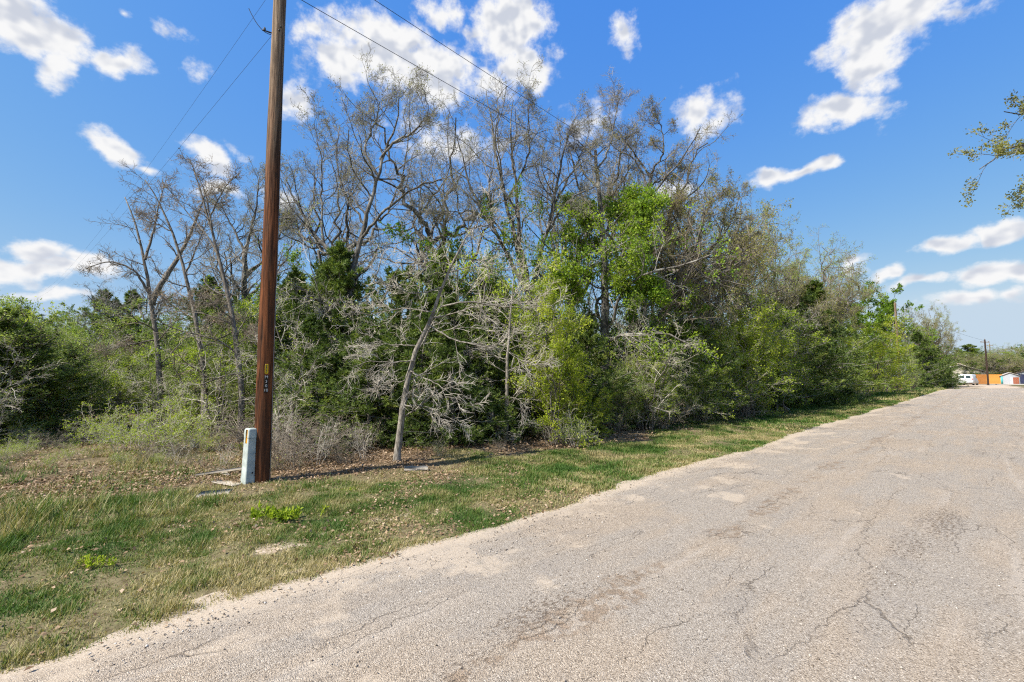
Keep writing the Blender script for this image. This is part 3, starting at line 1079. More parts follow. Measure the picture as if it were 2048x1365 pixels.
def hero_tree(seed, base_px, Y, guides_px, n_trunk, bark, twig, levels, leafspec, name, label, leaf_filter=None, wob=0.25):
    rng = np.random.default_rng(seed + 1000)
    guides = []
    b = at(base_px, 760, Y); bz = float(gz(b[0], b[1]))
    base = np.array([b[0], b[1], bz])
    for i, (pts, r0, r1) in enumerate(guides_px):
        p = px_guide(pts, Y, rng, wob)
        if i == 0:
            p = np.concatenate([[base - np.array([0, 0, 0.12])], p])
        if i > 0 and seed > 5:
            r0, r1 = r0 * 0.74, r1 * 0.7
        if i > 0 and seed in (1, 2):
            r0, r1 = r0 * 0.72, r1 * 0.6
        guides.append((p, r0, r1))
    tm = oak_from_guides(seed, guides, n_trunk, M[bark], M[twig], levels, base=base, leafspec=leafspec, leaf_filter=leaf_filter, jit=0.008 if seed < 6 else 0.025)
    plant_tree(tm, name, label, 'tree', tuple(base))


BUD = [(3, 1, 0.042, 0.026, M['leaf_bud'], 0.55, 0.5, 0.015)]

# the leaning pale sapling that stands on the verge
PALE_LV = [
    dict(M=9, u0=0.12, a=(28, 62), l=(0.30, 0.55), rr=0.45, N=8, k=4, w=0.09, up=-0.005, end=0.35, rmax=0.014, rmin=.006, lmin=0.35, lmax=1.25, tv=.12),
    dict(M=6, u0=0.15, a=(20, 52), l=(0.3, 0.6), rr=0.6, N=5, k=3, w=0.11, up=-0.005, end=0.5, rmin=0.0045, rmax=0.007, lmin=0.2),
    dict(M=4, u0=0.15, a=(20, 58), l=(0.35, 0.7), rr=0.7, N=3, k=3, w=0.13, up=0.0, end=0.6, rmin=0.0028, rmax=0.004, lmin=0.12),
]
pale_base = ground_pt(796, 932)
hero_tree(1, 796, pale_base[1], [
    ([(799, 875, 0), (806, 805, 0), (817, 745, 0), (836, 692, 0.05), (860, 640, 0.1), (880, 590, 0.1), (900, 530, 0.1), (935, 470, 0.1)], 0.074, 0.014),
    ([(882, 614, 0), (935, 600, -0.2), (985, 612, -0.3), (1040, 616, -0.35), (1108, 612, -0.4)], 0.026, 0.008),
    ([(856, 650, 0), (905, 680, -0.3), (960, 692, -0.5), (1020, 702, -0.5), (1075, 735, -0.5)], 0.024, 0.007),
    ([(836, 692, 0), (795, 690, 0.2), (750, 688, 0.3), (715, 700, 0.3)], 0.018, 0.006),
    ([(828, 722, 0), (780, 725, -0.2), (735, 722, -0.3), (705, 735, -0.3)], 0.018, 0.006),
    ([(868, 625, 0), (810, 615, 0.3), (760, 625, 0.5), (705, 640, 0.5)], 0.02, 0.007),
    ([(886, 575, 0), (830, 590, -0.2), (770, 570, -0.4), (740, 560, -0.4)], 0.018, 0.006),
    ([(818, 742, 0), (870, 765, -0.4), (905, 790, -0.5), (935, 812, -0.5)], 0.018, 0.005),
    ([(806, 812, 0), (850, 812, -0.3), (890, 830, -0.4), (915, 846, -0.4)], 0.018, 0.005),
    ([(815, 760, 0), (785, 765, 0.2), (750, 775, 0.3)], 0.012, 0.005),
    ([(900, 545, 0), (960, 530, 0.2), (1010, 545, 0.3), (1050, 530, 0.3)], 0.016, 0.006),
    ([(905, 530, 0), (850, 520, 0.2), (800, 500, 0.3)], 0.014, 0.005),
    ([(930, 478, 0), (960, 440, 0.1), (985, 390, 0.1)], 0.014, 0.005),
], 1, 'bark_pale', 'twig_pale', PALE_LV, [(2, 1, 0.03, 0.02, M['leaf_bud'], 0.06, 0.5, 0.02)],
    'leaning_sapling', 'leaning leafless pale grey tree on the verge right of the wooden pole')

# the second pale bare tree, straight, with brushy drooping branches
b2 = ground_pt(1013, 892)
hero_tree(2, 1013, b2[1], [
    ([(1013, 830, 0), (1014, 760, 0), (1016, 690, 0), (1022, 620, 0), (1028, 560, 0)], 0.062, 0.012),
    ([(1014, 742, 0), (1060, 725, -.4), (1100, 735, -.6)], 0.016, 0.005),
    ([(1014, 700, 0), (1065, 680, -.2), (1110, 668, -.3)], 0.016, 0.005),
    ([(1014, 720, 0), (970, 705, .3), (930, 690, .4)], 0.016, 0.005),
    ([(1013, 760, 0), (965, 765, .3), (935, 755, .4)], 0.014, 0.005),
    ([(1014, 795, 0), (1040, 798, -.3), (1045, 830, -.5), (1050, 860, -.5)], 0.014, 0.005),
    ([(1013, 830, 0), (995, 850, -.2), (985, 870, -.3)], 0.010, 0.004),
    ([(1016, 670, 0), (1060, 640, .1), (1100, 610, .1)], 0.014, 0.005),
    ([(1017, 660, 0), (985, 630, .1), (945, 615, .1)], 0.014, 0.005),
], 1, 'bark_pale', 'twig_pale', [dict(PALE_LV[0], M=8), PALE_LV[1], PALE_LV[2]], None,
    'bare_sapling', 'slim straight leafless grey tree in front of the dark cedars')

# three slender bare trees left of the pole
SLIM_LV = [
    dict(M=13, u0=0.22, a=(35, 75), l=(0.16, 0.32), rr=0.42, N=8, k=4, w=0.16, up=0.04, end=0.35, rmax=0.028, rmin=.007, tv=.1),
    dict(M=8, u0=0.15, a=(30, 65), l=(0.3, 0.55), rr=0.55, N=6, k=3, w=0.20, up=0.02, end=0.45, rmin=0.006, rmax=0.012, lmin=.2),
    dict(M=5, u0=0.2, a=(30, 70), l=(0.35, 0.65), rr=0.65, N=4, k=3, w=0.24, up=0.02, end=0.6, rmin=0.0032, rmax=0.005, lmin=.12),
]
SL_BUD = [(2, 1, 0.05, 0.03, M['litter'], 0.10, 0.6, 0.02)]
hero_tree(3, 322, 13.5, [
    ([(322, 800, 0), (318, 720, 0), (309, 650, 0), (300, 595, 0), (292, 530, 0), (275, 455, 0), (250, 395, 0)], 0.095, 0.014),
    ([(303, 610, 0), (325, 560, 0), (355, 520, 0.3), (380, 470, .4), (398, 425, .5), (410, 390, .5)], 0.085, 0.016),
    ([(300, 590, 0), (270, 540, -.3), (220, 520, -.5), (165, 540, -.6)], 0.04, 0.008),
    ([(290, 520, 0), (310, 450, .3), (320, 400, .5), (335, 350, .5)], 0.04, 0.008),
    ([(310, 680, 0), (260, 690, -.5), (200, 700, -.8)], 0.02, 0.007),
], 1, 'bark_mid', 'twig_brown', SLIM_LV, SL_BUD, 'forked_tree', 'leafless forked grey tree, leftmost of the slender trees left of the pole')
hero_tree(4, 412, 12.4, [
    ([(412, 800, 0), (406, 730, 0), (396, 655, 0), (378, 575, 0), (354, 490, 0), (330, 420, 0), (290, 360, 0)], 0.085, 0.012),
    ([(392, 640, 0), (360, 620, .3), (320, 590, .4)], 0.022, 0.007),
    ([(398, 660, 0), (440, 640, -.3), (480, 630, -.3)], 0.022, 0.007),
    ([(370, 550, 0), (400, 480, .2), (420, 420, .3)], 0.025, 0.007),
    ([(345, 465, 0), (300, 440, .2), (265, 430, .3)], 0.02, 0.006),
], 1, 'bark_mid', 'twig_brown', SLIM_LV, SL_BUD, 'slender_tree', 'thin bare tree with a crooked trunk, middle one left of the pole')
hero_tree(5, 486, 11.6, [
    ([(486, 800, 0), (480, 740, 0), (470, 660, 0), (456, 585, 0), (432, 490, 0), (412, 415, 0), (388, 340, 0)], 0.085, 0.012),
    ([(440, 520, 0), (415, 470, .2), (370, 420, .3), (330, 370, .3)], 0.025, 0.006),
    ([(418, 440, 0), (440, 390, -.2), (470, 350, -.3)], 0.02, 0.006),
    ([(425, 460, 0), (410, 380, -.1), (372, 310, -.1)], 0.022, 0.006),
    ([(466, 640, 0), (430, 610, -.4), (385, 600, -.5)], 0.02, 0.006),
    ([(475, 690, 0), (500, 670, -.3), (530, 672, -.3)], 0.018, 0.006),
], 1, 'bark_mid', 'twig_brown', SLIM_LV, SL_BUD, 'slender_tree', 'thin bare tree leaning left, closest to the left side of the pole')

# oak close behind the pole
hero_tree(6, 490, 19.0, [
    ([(490, 720, 0), (492, 640, 0), (488, 560, 0), (490, 500, 0)], 0.17, 0.09),
    ([(490, 510, 0), (470, 460, .3), (450, 430, .5), (440, 395, .5)], 0.08, 0.02),
    ([(490, 505, 0), (505, 450, -.3), (515, 400, -.5), (520, 350, -.5)], 0.08, 0.02),
    ([(488, 560, 0), (530, 520, .3), (560, 470, .5), (570, 410, .5)], 0.07, 0.02),
], 1, 'bark_dark', 'twig_dark', [dict(OAK_LV[0], M=11), OAK_LV[1], OAK_LV[2], OAK_LV[3]], BUD, 'bare_oak', 'dark bare oak whose crown shows directly behind the wooden pole')

# big bare oak right of the pole
hero_tree(7, 690, 14.0, [
    ([(690, 740, 0), (695, 660, 0), (702, 590, 0), (706, 530, 0)], 0.20, 0.14),
    ([(706, 540, 0), (690, 512, .1), (650, 498, .3), (618, 455, .5), (592, 400, .6), (572, 360, .6)], 0.12, 0.025),
    ([(706, 535, 0), (725, 470, 0), (745, 400, 0), (755, 350, 0), (775, 290, 0), (800, 240, .2), (800, 190, .2)], 0.12, 0.02),
    ([(755, 350, 0), (725, 300, .2), (750, 250, .3), (760, 205, .3), (740, 170, .3)], 0.06, 0.014),
    ([(760, 320, 0), (790, 282, -.2), (830, 265, -.3), (860, 230, -.3), (850, 190, -.3)], 0.06, 0.014),
    ([(720, 480, 0), (770, 420, -.3), (830, 372, -.5), (900, 358, -.5), (930, 330, -.5)], 0.07, 0.016),
    ([(650, 498, .3), (640, 430, .6), (645, 360, .8), (640, 290, .8), (625, 240, .8)], 0.06, 0.014),
    ([(730, 450, 0), (690, 390, .4), (670, 320, .6), (680, 250, .6)], 0.055, 0.014),
    ([(618, 455, .5), (590, 460, .5), (560, 440, .5)], 0.03, 0.010),
], 1, 'bark_dark', 'twig_dark', OAK_LV, BUD, 'bare_oak', 'tall bare dark oak with spreading crown just right of the pole')

# multi-limbed bare oak in the middle
hero_tree(8, 1062, 15.0, [
    ([(1062, 720, 0), (1062, 650, 0), (1060, 590, 0)], 0.24, 0.18),
    ([(1060, 600, 0), (1025, 530, .2), (985, 450, .4), (950, 400, .5), (930, 350, .5), (925, 300, .5), (905, 250, .5)], 0.11, 0.018),
    ([(1058, 600, 0), (1035, 500, 0), (1012, 400, -.1), (990, 310, -.1), (985, 240, -.1), (972, 180, -.1)], 0.12, 0.016),
    ([(1060, 590, 0), (1040, 480, -.4), (1034, 400, -.6), (1022, 300, -.6), (1026, 200, -.6)], 0.11, 0.016),
    ([(1064, 590, 0), (1085, 500, .2), (1105, 420, .3), (1118, 350, .3), (1130, 290, .3), (1150, 240, .3)], 0.12, 0.016),
    ([(1092, 470, .2), (1130, 410, -.1), (1160, 385, -.3), (1200, 372, -.3)], 0.07, 0.018),
    ([(1105, 420, .3), (1135, 360, .6), (1170, 300, .8), (1180, 250, .8)], 0.055, 0.014),
    ([(985, 450, .4), (940, 420, .2), (890, 430, .1), (850, 415, .1)], 0.05, 0.012),
    ([(1012, 400, -.1), (1050, 340, -.3), (1060, 280, -.4), (1055, 210, -.4)], 0.055, 0.014),
], 1, 'bark_dark', 'twig_dark', OAK_LV, BUD, 'bare_oak', 'big bare oak with many fanned dark limbs in the middle of the wood')

# oak with fresh green leaves low on its straight trunk, bare twigs above
GREEN = [(3, 4, 0.085, 0.055, M['leaf_green'], 0.95, 0.0, 0.07)]
def low_leaves(zlo, zhi):
    return lambda p: (p[:, 2] > zlo) & (p[:, 2] < zhi)
hero_tree(9, 1210, 15.5, [
    ([(1210, 740, 0), (1209, 640, 0), (1211, 570, 0), (1208, 500, 0), (1201, 420, 0), (1195, 340, 0), (1190, 300, 0)], 0.19, 0.05),
    ([(1195, 340, 0), (1222, 290, .2), (1232, 230, .3), (1236, 180, .3)], 0.05, 0.012),
    ([(1193, 325, 0), (1165, 290, -.2), (1140, 270, -.3)], 0.045, 0.012),
    ([(1209, 550, 0), (1255, 500, -.4), (1290, 450, -.6), (1300, 400, -.6)], 0.07, 0.02),
    ([(1208, 520, 0), (1170, 460, .3), (1140, 420, .5)], 0.06, 0.018),
    ([(1205, 470, 0), (1250, 420, .3), (1280, 390, .5)], 0.05, 0.015),
    ([(1211, 580, 0), (1160, 560, -.5), (1110, 570, -.8)], 0.05, 0.015),
    ([(1211, 590, 0), (1260, 580, -.5), (1310, 600, -.8)], 0.05, 0.015),
], 1, 'bark_dark', 'twig_dark', OAK_LV, GREEN, 'leafing_oak', 'oak with fresh green leaves around a straight dark trunk',
    leaf_filter=low_leaves(2.0, 8.3))
hero_tree(10, 1290, 17.0, [
    ([(1290, 720, 0), (1288, 620, 0), (1285, 520, 0), (1288, 450, 0), (1292, 400, 0), (1302, 350, 0)], 0.17, 0.07),
    ([(1302, 355, 0), (1275, 315, .2), (1245, 275, .3), (1225, 250, .3)], 0.06, 0.014),
    ([(1300, 350, 0), (1330, 300, -.2), (1325, 260, -.3), (1310, 225, -.3)], 0.06, 0.014),
    ([(1296, 375, 0), (1340, 350, .3), (1370, 340, .4)], 0.05, 0.014),
    ([(1288, 450, 0), (1330, 420, -.4), (1365, 400, -.6)], 0.05, 0.014),
    ([(1286, 500, 0), (1240, 450, .4), (1215, 400, .6)], 0.05, 0.014),
], 1, 'bark_dark', 'twig_brown', OAK_LV, [(3, 1, 0.05, 0.032, M['leaf_bud'], 0.6, 0.3, 0.03)], 'budding_oak', 'oak with brownish buds rising right of the green leafing oak')
hero_tree(11, 1318, 19.5, [
    ([(1316, 700, 0), (1320, 640, 0), (1336, 590, 0), (1370, 550, 0), (1402, 520, 0)], 0.20, 0.12),
    ([(1402, 520, 0), (1440, 480, .2), (1470, 430, .4), (1480, 385, .4)], 0.09, 0.016),
    ([(1395, 525, 0), (1400, 470, -.2), (1405, 420, -.4), (1440, 385, -.4)], 0.08, 0.016),
    ([(1370, 550, 0), (1430, 545, -.4), (1490, 530, -.6), (1530, 500, -.6)], 0.08, 0.018),
    ([(1336, 590, 0), (1320, 520, .4), (1335, 460, .5)], 0.06, 0.016),
    ([(1405, 515, 0), (1450, 515, .5), (1500, 480, .7)], 0.06, 0.016),
], 1, 'bark_dark', 'twig_brown', OAK_LV, [(3, 1, 0.058, 0.036, M['leaf_bud'], 0.75, 0.2, 0.03)], 'budding_oak', 'wide oak with a bent leaning trunk and golden brown buds')


# ---- generic kinds, built once and copied
def cedar_mesh(seed, H=6.0, Rm=1.7, nb=95):
    rng = np.random.default_rng(seed)
    tm = TreeMesh()
    P0 = grow(rng, np.array([[0, 0, -0.1]]), np.array([[rng.normal(0, .04), rng.normal(0, .04), 1.0]]), np.array([H * 1.0]), 16, 0.03, 0.05)
    R0 = radii(np.array([0.10]), 16, 0.12)
    gt = Geo(); tubes(gt, P0, R0, 8); tm.add('trunk', gt, M['bark_mid'])
    u = np.sort(rng.random(nb) ** 1.3) * 0.95 + 0.03
    f = u * 15; i = np.minimum(f.astype(int), 14); w = (f - i)[:, None]
    S = P0[0, i] * (1 - w) + P0[0, i + 1] * w
    az = np.arange(nb) * 2.39996 + rng.normal(0, 0.4, nb)
    lobes = 0.80 + 0.34 * np.sin(az * 2 + seed) * np.sin(u * 9 + seed * 1.7) + rng.normal(0, 0.17, nb)
    prof = (1 - u) ** 0.62 * np.clip(0.62 + u * 2.0, 0, 1)
    L = np.clip(Rm * prof * lobes * 1.25, 0.16, 9)
    elv = np.radians(-6 + 40 * u + 40 * u ** 6 + rng.normal(0, 10, nb))
    D = np.stack([np.cos(az) * np.cos(elv), np.sin(az) * np.cos(elv), np.sin(elv)], 1)
    P1 = grow(rng, S, D, L, 7, 0.10, 0.03)
    R1 = radii(np.clip(0.028 * (1 - u * 0.6), 0.008, 1), 7, 0.25)
    t1 = np.clip(rng.normal(0.45, 0.16, nb), 0.05, 0.95)
    lv = branch_levels(rng, P1, R1, [
        dict(M=11, u0=0.12, a=(25, 60), l=(0.22, 0.42), rr=0.5, N=5, k=3, w=0.16, up=0.02, end=0.4, rmin=0.005, rmax=.012, lmin=.12, tv=.10),
        dict(M=5, u0=0.15, a=(25, 60), l=(0.35, 0.6), rr=0.6, N=3, k=3, w=0.16, up=0.03, end=0.5, rmin=0.004, lmin=.08, tv=.07)], t1)
    gb = Geo(); tubes(gb, P1, R1, 5); tubes(gb, lv[0][0], lv[0][1], 3)
    tm.add('branches', gb, M['twig_dark'], 'stuff')
    gf = Geo()
    sprays(gf, rng, lv[1][0], 8, 0.125, 0.034, lv[1][3])
    sprays(gf, rng, lv[0][0], 12, 0.12, 0.034, lv[0][3])
    tm.add('foliage', gf, M['leaf_cedar'], 'stuff', smooth=False)
    return tm


def leafy_mesh(seed, H, spread, leaf, n_leaf=5, ln=0.075, wd=0.045, bark='bark_mid', twig='twig_brown', stems=4, prob=0.95, dens=1.0, low=0.10, rt=0.003):
    """a many-stemmed leafy shrub or small tree"""
    rng = np.random.default_rng(seed)
    tm = TreeMesh()
    guides = []
    for i in range(stems):
        a = i * 2 * math.pi / stems + rng.normal(0, .4)
        k = spread * rng.uniform(0.25, 0.75)
        hh = H * rng.uniform(0.65, 0.95)
        x0, y0 = 0.08 * math.cos(a), 0.08 * math.sin(a)
        pts = [(x0, y0, -0.1), (x0 + k * .15 * math.cos(a), y0 + k * .15 * math.sin(a), hh * .3), (x0 + k * .5 * math.cos(a), y0 + k * .5 * math.sin(a), hh * .65), (x0 + k * math.cos(a + .3), y0 + k * math.sin(a + .3), hh)]
        r = 0.0085 * H * rng.uniform(0.6, 1.0)
        guides.append((np.array(pts), r, r * .25))
    P, Rr = limb_set(guides, 14, rng, 0.012 * H)
    gt = Geo(); tubes(gt, P[:1], Rr[:1], 7); tm.add('trunk', gt, M[bark])
    for i in range(1, stems):
        gl = Geo(); tubes(gl, P[i:i + 1], Rr[i:i + 1], 6); tm.add('stem', gl, M[bark])
    q = H / 6.0
    lv = branch_levels(rng, P, Rr, [
        dict(M=int(11 * dens), u0=low, a=(35, 80), l=(0.22, 0.42), rr=0.5, N=7, k=4, w=0.2, up=0.04, end=.35, rmax=.03, taper=.45, tv=.13),
        dict(M=6, u0=0.15, a=(30, 65), l=(0.35, 0.6), rr=.55, N=5, k=3, w=0.22, up=0.02, end=.4, rmin=.005, rmax=.012, tv=.10),
        dict(M=5, u0=0.15, a=(30, 65), l=(0.4, 0.7), rr=.6, N=2, k=3, w=0.2, up=0.0, end=.5, rmin=rt, rmax=rt * 1.6, lmin=.12, tv=.06)])
    gb = Geo()
    for (Pb, Rb, k, tn) in lv:
        tubes(gb, Pb, Rb, k, tn)
    tm.add('branches', gb, M[twig], 'stuff')
    if leaf is not None and n_leaf > 0:
        gf = Geo()
        Pb, Rb, k, tn = lv[2]
        keep = rng.random(len(Pb)) < prob
        leaf_quads(gf, rng, Pb[keep], n_leaf, ln, wd, tn[keep], 0.0, 0.05, flat=0.8)
        tm.add('foliage', gf, M[leaf], 'stuff', smooth=False)
    return tm


def bare_mesh(seed, H, spread, bark, twig, leafmat, n_leaf=1, prob=0.6, ln=0.05, limbs=7):
    """a bare or budding oak of the background"""
    rng = np.random.default_rng(seed)
    guides = []
    th = H * rng.uniform(0.28, 0.38)
    lean = rng.normal(0, 0.05 * H, 2)
    top = np.array([lean[0], lean[1], H * 0.55])
    guides.append((np.array([(0, 0, -0.1), (lean[0] * .4, lean[1] * .4, th), tuple(top)]), 0.019 * H, 0.011 * H))
    for i in range(limbs):
        a = i * 2.39996 + rng.normal(0, .3)
        u = rng.uniform(0.45, 1.0)
        s = np.array([lean[0] * u, lean[1] * u, H * 0.55 * u])
        k = spread * rng.uniform(0.45, 1.0)
        hh = H * rng.uniform(0.72, 1.0)
        hh = s[2] + (hh - s[2]) * (1.0 if k < spread * .75 else .75)
        d = np.array([math.cos(a), math.sin(a), 0])
        pts = [s, s + d * k * .45 + np.array([0, 0, (hh - s[2]) * .35]), s + d * k * .75 + np.array([0, 0, (hh - s[2]) * .7]), s + d * k * rng.uniform(.75, 1.0) + np.array([0, 0, hh - s[2]])]
        guides.append((np.array(pts), 0.009 * H, 0.0018 * H))
    lv = [dict(OAK_LV[0], M=8), dict(OAK_LV[1], M=6), dict(OAK_LV[2], M=5), dict(OAK_LV[3], M=3, rmin=.004)]
    return oak_from_guides(seed, guides, 1, M[bark], M[twig], lv, base=None, trunk_k=8, jit=0.010 * H,
                           leafspec=[(3, n_leaf, ln, ln * .62, M[leafmat], prob, 0.2, 0.04)] if leafmat else None)


def brush_mesh(seed, H=1.2, spread=0.8, n=16, leaf=None, n_leaf=0, twig='twig_pale', prob=0.2):
    """low tangle of bare stems"""
    rng = np.random.default_rng(seed)
    tm = TreeMesh()
    a = rng.uniform(0, 2 * math.pi, n)
    S = np.stack([np.cos(a) * spread * .25 * rng.random(n), np.sin(a) * spread * .25 * rng.random(n), np.full(n, -0.05)], 1)
    D = np.stack([np.cos(a) * spread * rng.uniform(.2, 1.1, n), np.sin(a) * spread * rng.uniform(.2, 1.1, n), np.full(n, H)], 1)
    P = grow(rng, S, D, H * rng.uniform(0.6, 1.15, n), 8, 0.14, -0.02, 0.08)
    Rr = radii(rng.uniform(0.005, 0.011, n), 8, .4)
    gs = Geo(); tubes(gs, P, Rr, 4)
    tm.add('stems', gs, M[twig], 'stuff')
    lv = branch_levels(rng, P, Rr, [
        dict(M=7, u0=0.2, a=(30, 75), l=(.3, .6), rr=.6, N=5, k=3, w=.24, up=0, droop=.06, end=.5, rmin=.0035, rmax=.006),
        dict(M=5, u0=.15, a=(30, 70), l=(.4, .7), rr=.7, N=3, k=3, w=.25, up=0, end=.6, rmin=.0028, rmax=.0045, lmin=.08)])
    gb = Geo()
    for (Pb, Rb, k, tn) in lv:
        tubes(gb, Pb, Rb, k, tn)
    tm.add('twigs', gb, M[twig], 'stuff')
    if leaf:
        gf = Geo()
        Pb, Rb, k, tn = lv[1]
        keep = rng.random(len(Pb)) < prob
        leaf_quads(gf, rng, Pb[keep], n_leaf, 0.045, 0.028, tn[keep], 0.1, 0.02, flat=.6)
        tm.add('foliage', gf, M[leaf], 'stuff', smooth=False)
    return tm


KIND = {
    'cedar': [cedar_mesh(101, 6.0, 2.6), cedar_mesh(102, 6.0, 2.2), cedar_mesh(103, 6.0, 2.8)],
    'lime': [leafy_mesh(201, 5.0, 1.9, 'leaf_lime', 5, .072, .044, dens=1.1, twig='twig_pale'), leafy_mesh(202, 5.0, 1.7, 'leaf_lime', 5, .066, .042, dens=1.1, stems=5, twig='twig_pale')],
    'bright': [leafy_mesh(205, 5.0, 1.8, 'leaf_bright', 8, .072, .046, dens=1.1, stems=5, low=.05)],
    'green': [leafy_mesh(211, 6.0, 2.2, 'leaf_green', 7, .080, .050, dens=1.1)],
    'olive': [leafy_mesh(221, 5.0, 2.2, 'leaf_olive', 6, .056, .033, stems=6, dens=1.3, low=.03), leafy_mesh(222, 5.0, 1.9, 'leaf_olive', 6, .056, .033, stems=5, dens=1.4, low=.03)],
    'deep': [leafy_mesh(231, 9.0, 3.2, 'leaf_deep', 9, .15, .10, stems=6, dens=1.4, low=.22)],
    'bud': [bare_mesh(241, 9.5, 3.0, 'bark_mid', 'twig_brown', 'leaf_bud', 3, .85, .06), bare_mesh(242, 9.5, 2.7, 'bark_mid', 'twig_brown', 'leaf_lime', 2, .85, .058)],
    'bare': [bare_mesh(251, 10.0, 3.2, 'bark_dark', 'twig_dark', 'leaf_bud', 1, .4, .04)],
    'scrub': [leafy_mesh(261, 4.0, 1.6, 'leaf_olive', 2, .045, .028, 'bark_mid', 'twig_pale', 4, .40, rt=.0022), leafy_mesh(262, 4.0, 1.5, 'leaf_lime', 2, .045, .028, 'bark_mid', 'twig_pale', 3, .35, rt=.0024)],
    'brush': [brush_mesh(271, 1.3, .9, 15, 'leaf_olive', 1, 'twig_brown', .15), brush_mesh(272, 1.1, .8, 16, 'leaf_olive', 2, 'twig_brown', .3)],
    'stick': [brush_mesh(273, 1.4, .7, 8, None, 0, 'twig_brown'), brush_mesh(274, 1.4, .55, 6, None, 0, 'twig_pale')],
    'yaupon': [brush_mesh(281, 1.6, 1.0, 20, 'leaf_lime', 5, 'twig_pale', .9)],
}
BASE_H = {'cedar': 6.0, 'lime': 5.0, 'bright': 5.0, 'green': 6.0, 'olive': 5.0, 'deep': 9.0, 'bud': 9.5, 'bare': 10.0, 'scrub': 4.0, 'brush': 1.3, 'stick': 1.4, 'yaupon': 1.6}
NAMES = {'cedar': ('cedar_tree', 'tree', 'dark green feathery cedar'), 'lime': ('leafy_shrub', 'shrub', 'yellow green leafy shrub'),
         'bright': ('bright_shrub', 'shrub', 'bright yellow-green dense shrub'), 'green': ('leafy_tree', 'tree', 'fresh green leafy tree'), 'olive': ('evergreen_shrub', 'shrub', 'olive green small-leaved shrub'),
         'deep': ('round_tree', 'tree', 'deep green full-crowned tree'), 'bud': ('budding_tree', 'tree', 'grey brown budding tree'),
         'bare': ('bare_tree', 'tree', 'second-row dark bare oak'), 'scrub': ('scrub_tree', 'tree', 'pale grey twiggy small tree'),
         'stick': ('stick_clump', 'brush', 'thin upright bare stick clump'), 'brush': ('brush_clump', 'brush', 'low bare grey brush clump'), 'yaupon': ('young_shrub', 'shrub', 'pale yellow green young shrub')}
GROUPS = {'cedar': 'cedars of the roadside wood', 'lime': 'yellow green shrubs of the roadside wood', 'bright': 'bright dense shrubs of the wood', 'green': 'leafy trees of the roadside wood',
          'olive': 'olive green shrubs of the wood', 'deep': 'full crowned trees', 'bud': 'budding trees on the skyline', 'bare': 'bare oaks of the second row',
          'scrub': 'twiggy small trees of the wood', 'brush': 'brush clumps along the wood edge', 'stick': 'upright bare stick clumps by the pole', 'yaupon': 'young shrubs in the clearing'}
spots = []      # kind, photo x, depth, photo y of the top, width factor


def sp(kind, *rows):
    for r in rows:
        spots.append((kind,) + tuple(r) + ((1.0,) if len(r) == 3 else ()))


sp('cedar', (40, 12.5, 650, 1.3), (115, 14, 690, 1.3), (-30, 12.0, 620, 1.2), (590, 14.5, 545), (668, 13.2, 480), (762, 13.0, 545), (850, 13.6, 500), (925, 12.4, 600), (985, 14.2, 560), (735, 11.0, 660, 1.3), (640, 11.4, 640, 1.2), (830, 11.6, 600, 1.2),
   (905, 11.0, 680, 1.3), (975, 12.0, 650, 1.2), (1165, 13.6, 640, 1.2), (1095, 13.4, 640), (1330, 16.6, 655, 1.1), (1395, 17.4, 640, 1.1), (1262, 15.6, 690, 1.1), (1465, 20.5, 650), (1560, 25.0, 600, 1.2), (1610, 28.0, 575, 1.2),
   (1520, 22.5, 660), (1655, 31.0, 620), (1745, 50, 680), (1850, 60, 668, 1.3), (1876, 65, 690, 1.1), (1888, 70, 708, 0.9), (215, 30, 585), (250, 34, 590), (630, 16.5, 520), (800, 16.5, 530), (545, 15.5, 560), (430, 18, 560), (1030, 17, 560), (555, 13.2, 640))
sp('lime', (1492, 19.0, 605, 1.2), (1556, 22.0, 615, 1.2), (1405, 16.2, 690, 1.0), (1330, 14.6, 730, .9), (1650, 28.5, 660, 1.1), (1710, 34.5, 690, 1.2), (395, 13.0, 640, 1.1), (500, 13.4, 600, 1.1), (250, 14.4, 700, 1.1), (120, 13.0, 760, 1.2), (620, 12.6, 700), (940, 14.5, 520, .9), (1075, 13.2, 490), (1490, 21.0, 590, 1.3), (1545, 22.5, 620, 1.2), (1600, 25.5, 660, 1.1), (1450, 18.2, 640, 1.1), (1360, 16, 680), (1280, 14.4, 720, 1.1), (1560, 23, 680, 1.1), (1795, 46, 692, 1.2),
   (1420, 17.6, 720), (1630, 29, 700), (1700, 34, 720), (165, 26, 650, 1.3), (1300, 14.8, 700), (1345, 18, 590), (1875, 60, 735), (25, 15, 575, .8))
sp('bright', (1108, 11.5, 565, .8), (1140, 12.0, 690, .8), (1190, 12.3, 775, 1.0), (1738, 39, 645, 1.5), (1692, 34, 660, 1.2), (1772, 44, 672, 1.1), (1500, 19.4, 620, .9))
sp('green', (1085, 15.2, 380, .75), (1235, 16, 420, .8), (1330, 18, 540), (1640, 38, 600), (1838, 63, 640, 1.2), (1870, 68, 668, 1.2), (90, 34, 620, 1.2), (50, 24, 620), (560, 19, 520), (330, 22, 610), (900, 18, 470), (1000, 18, 500))
sp('olive', (60, 13.0, 640, 1.4), (-40, 11.5, 560, 1.3), (130, 15.5, 690, 1.4), (10, 14.5, 610, 1.2), (225, 16.0, 700, 1.2), (300, 15.5, 720, 1.2), (365, 14.2, 690, 1.2), (445, 13.8, 680, 1.2), (530, 12.6, 700, 1.1), (400, 16, 620), (1230, 13.8, 720),
   (1440, 18.4, 740), (1500, 20.2, 730), (1360, 15.8, 740), (1590, 25, 740), (1660, 33, 690), (1725, 41, 720), (1780, 47, 720), (1825, 54, 720), (600, 12.8, 690), (480, 15, 600), (160, 20, 660, 1.3))
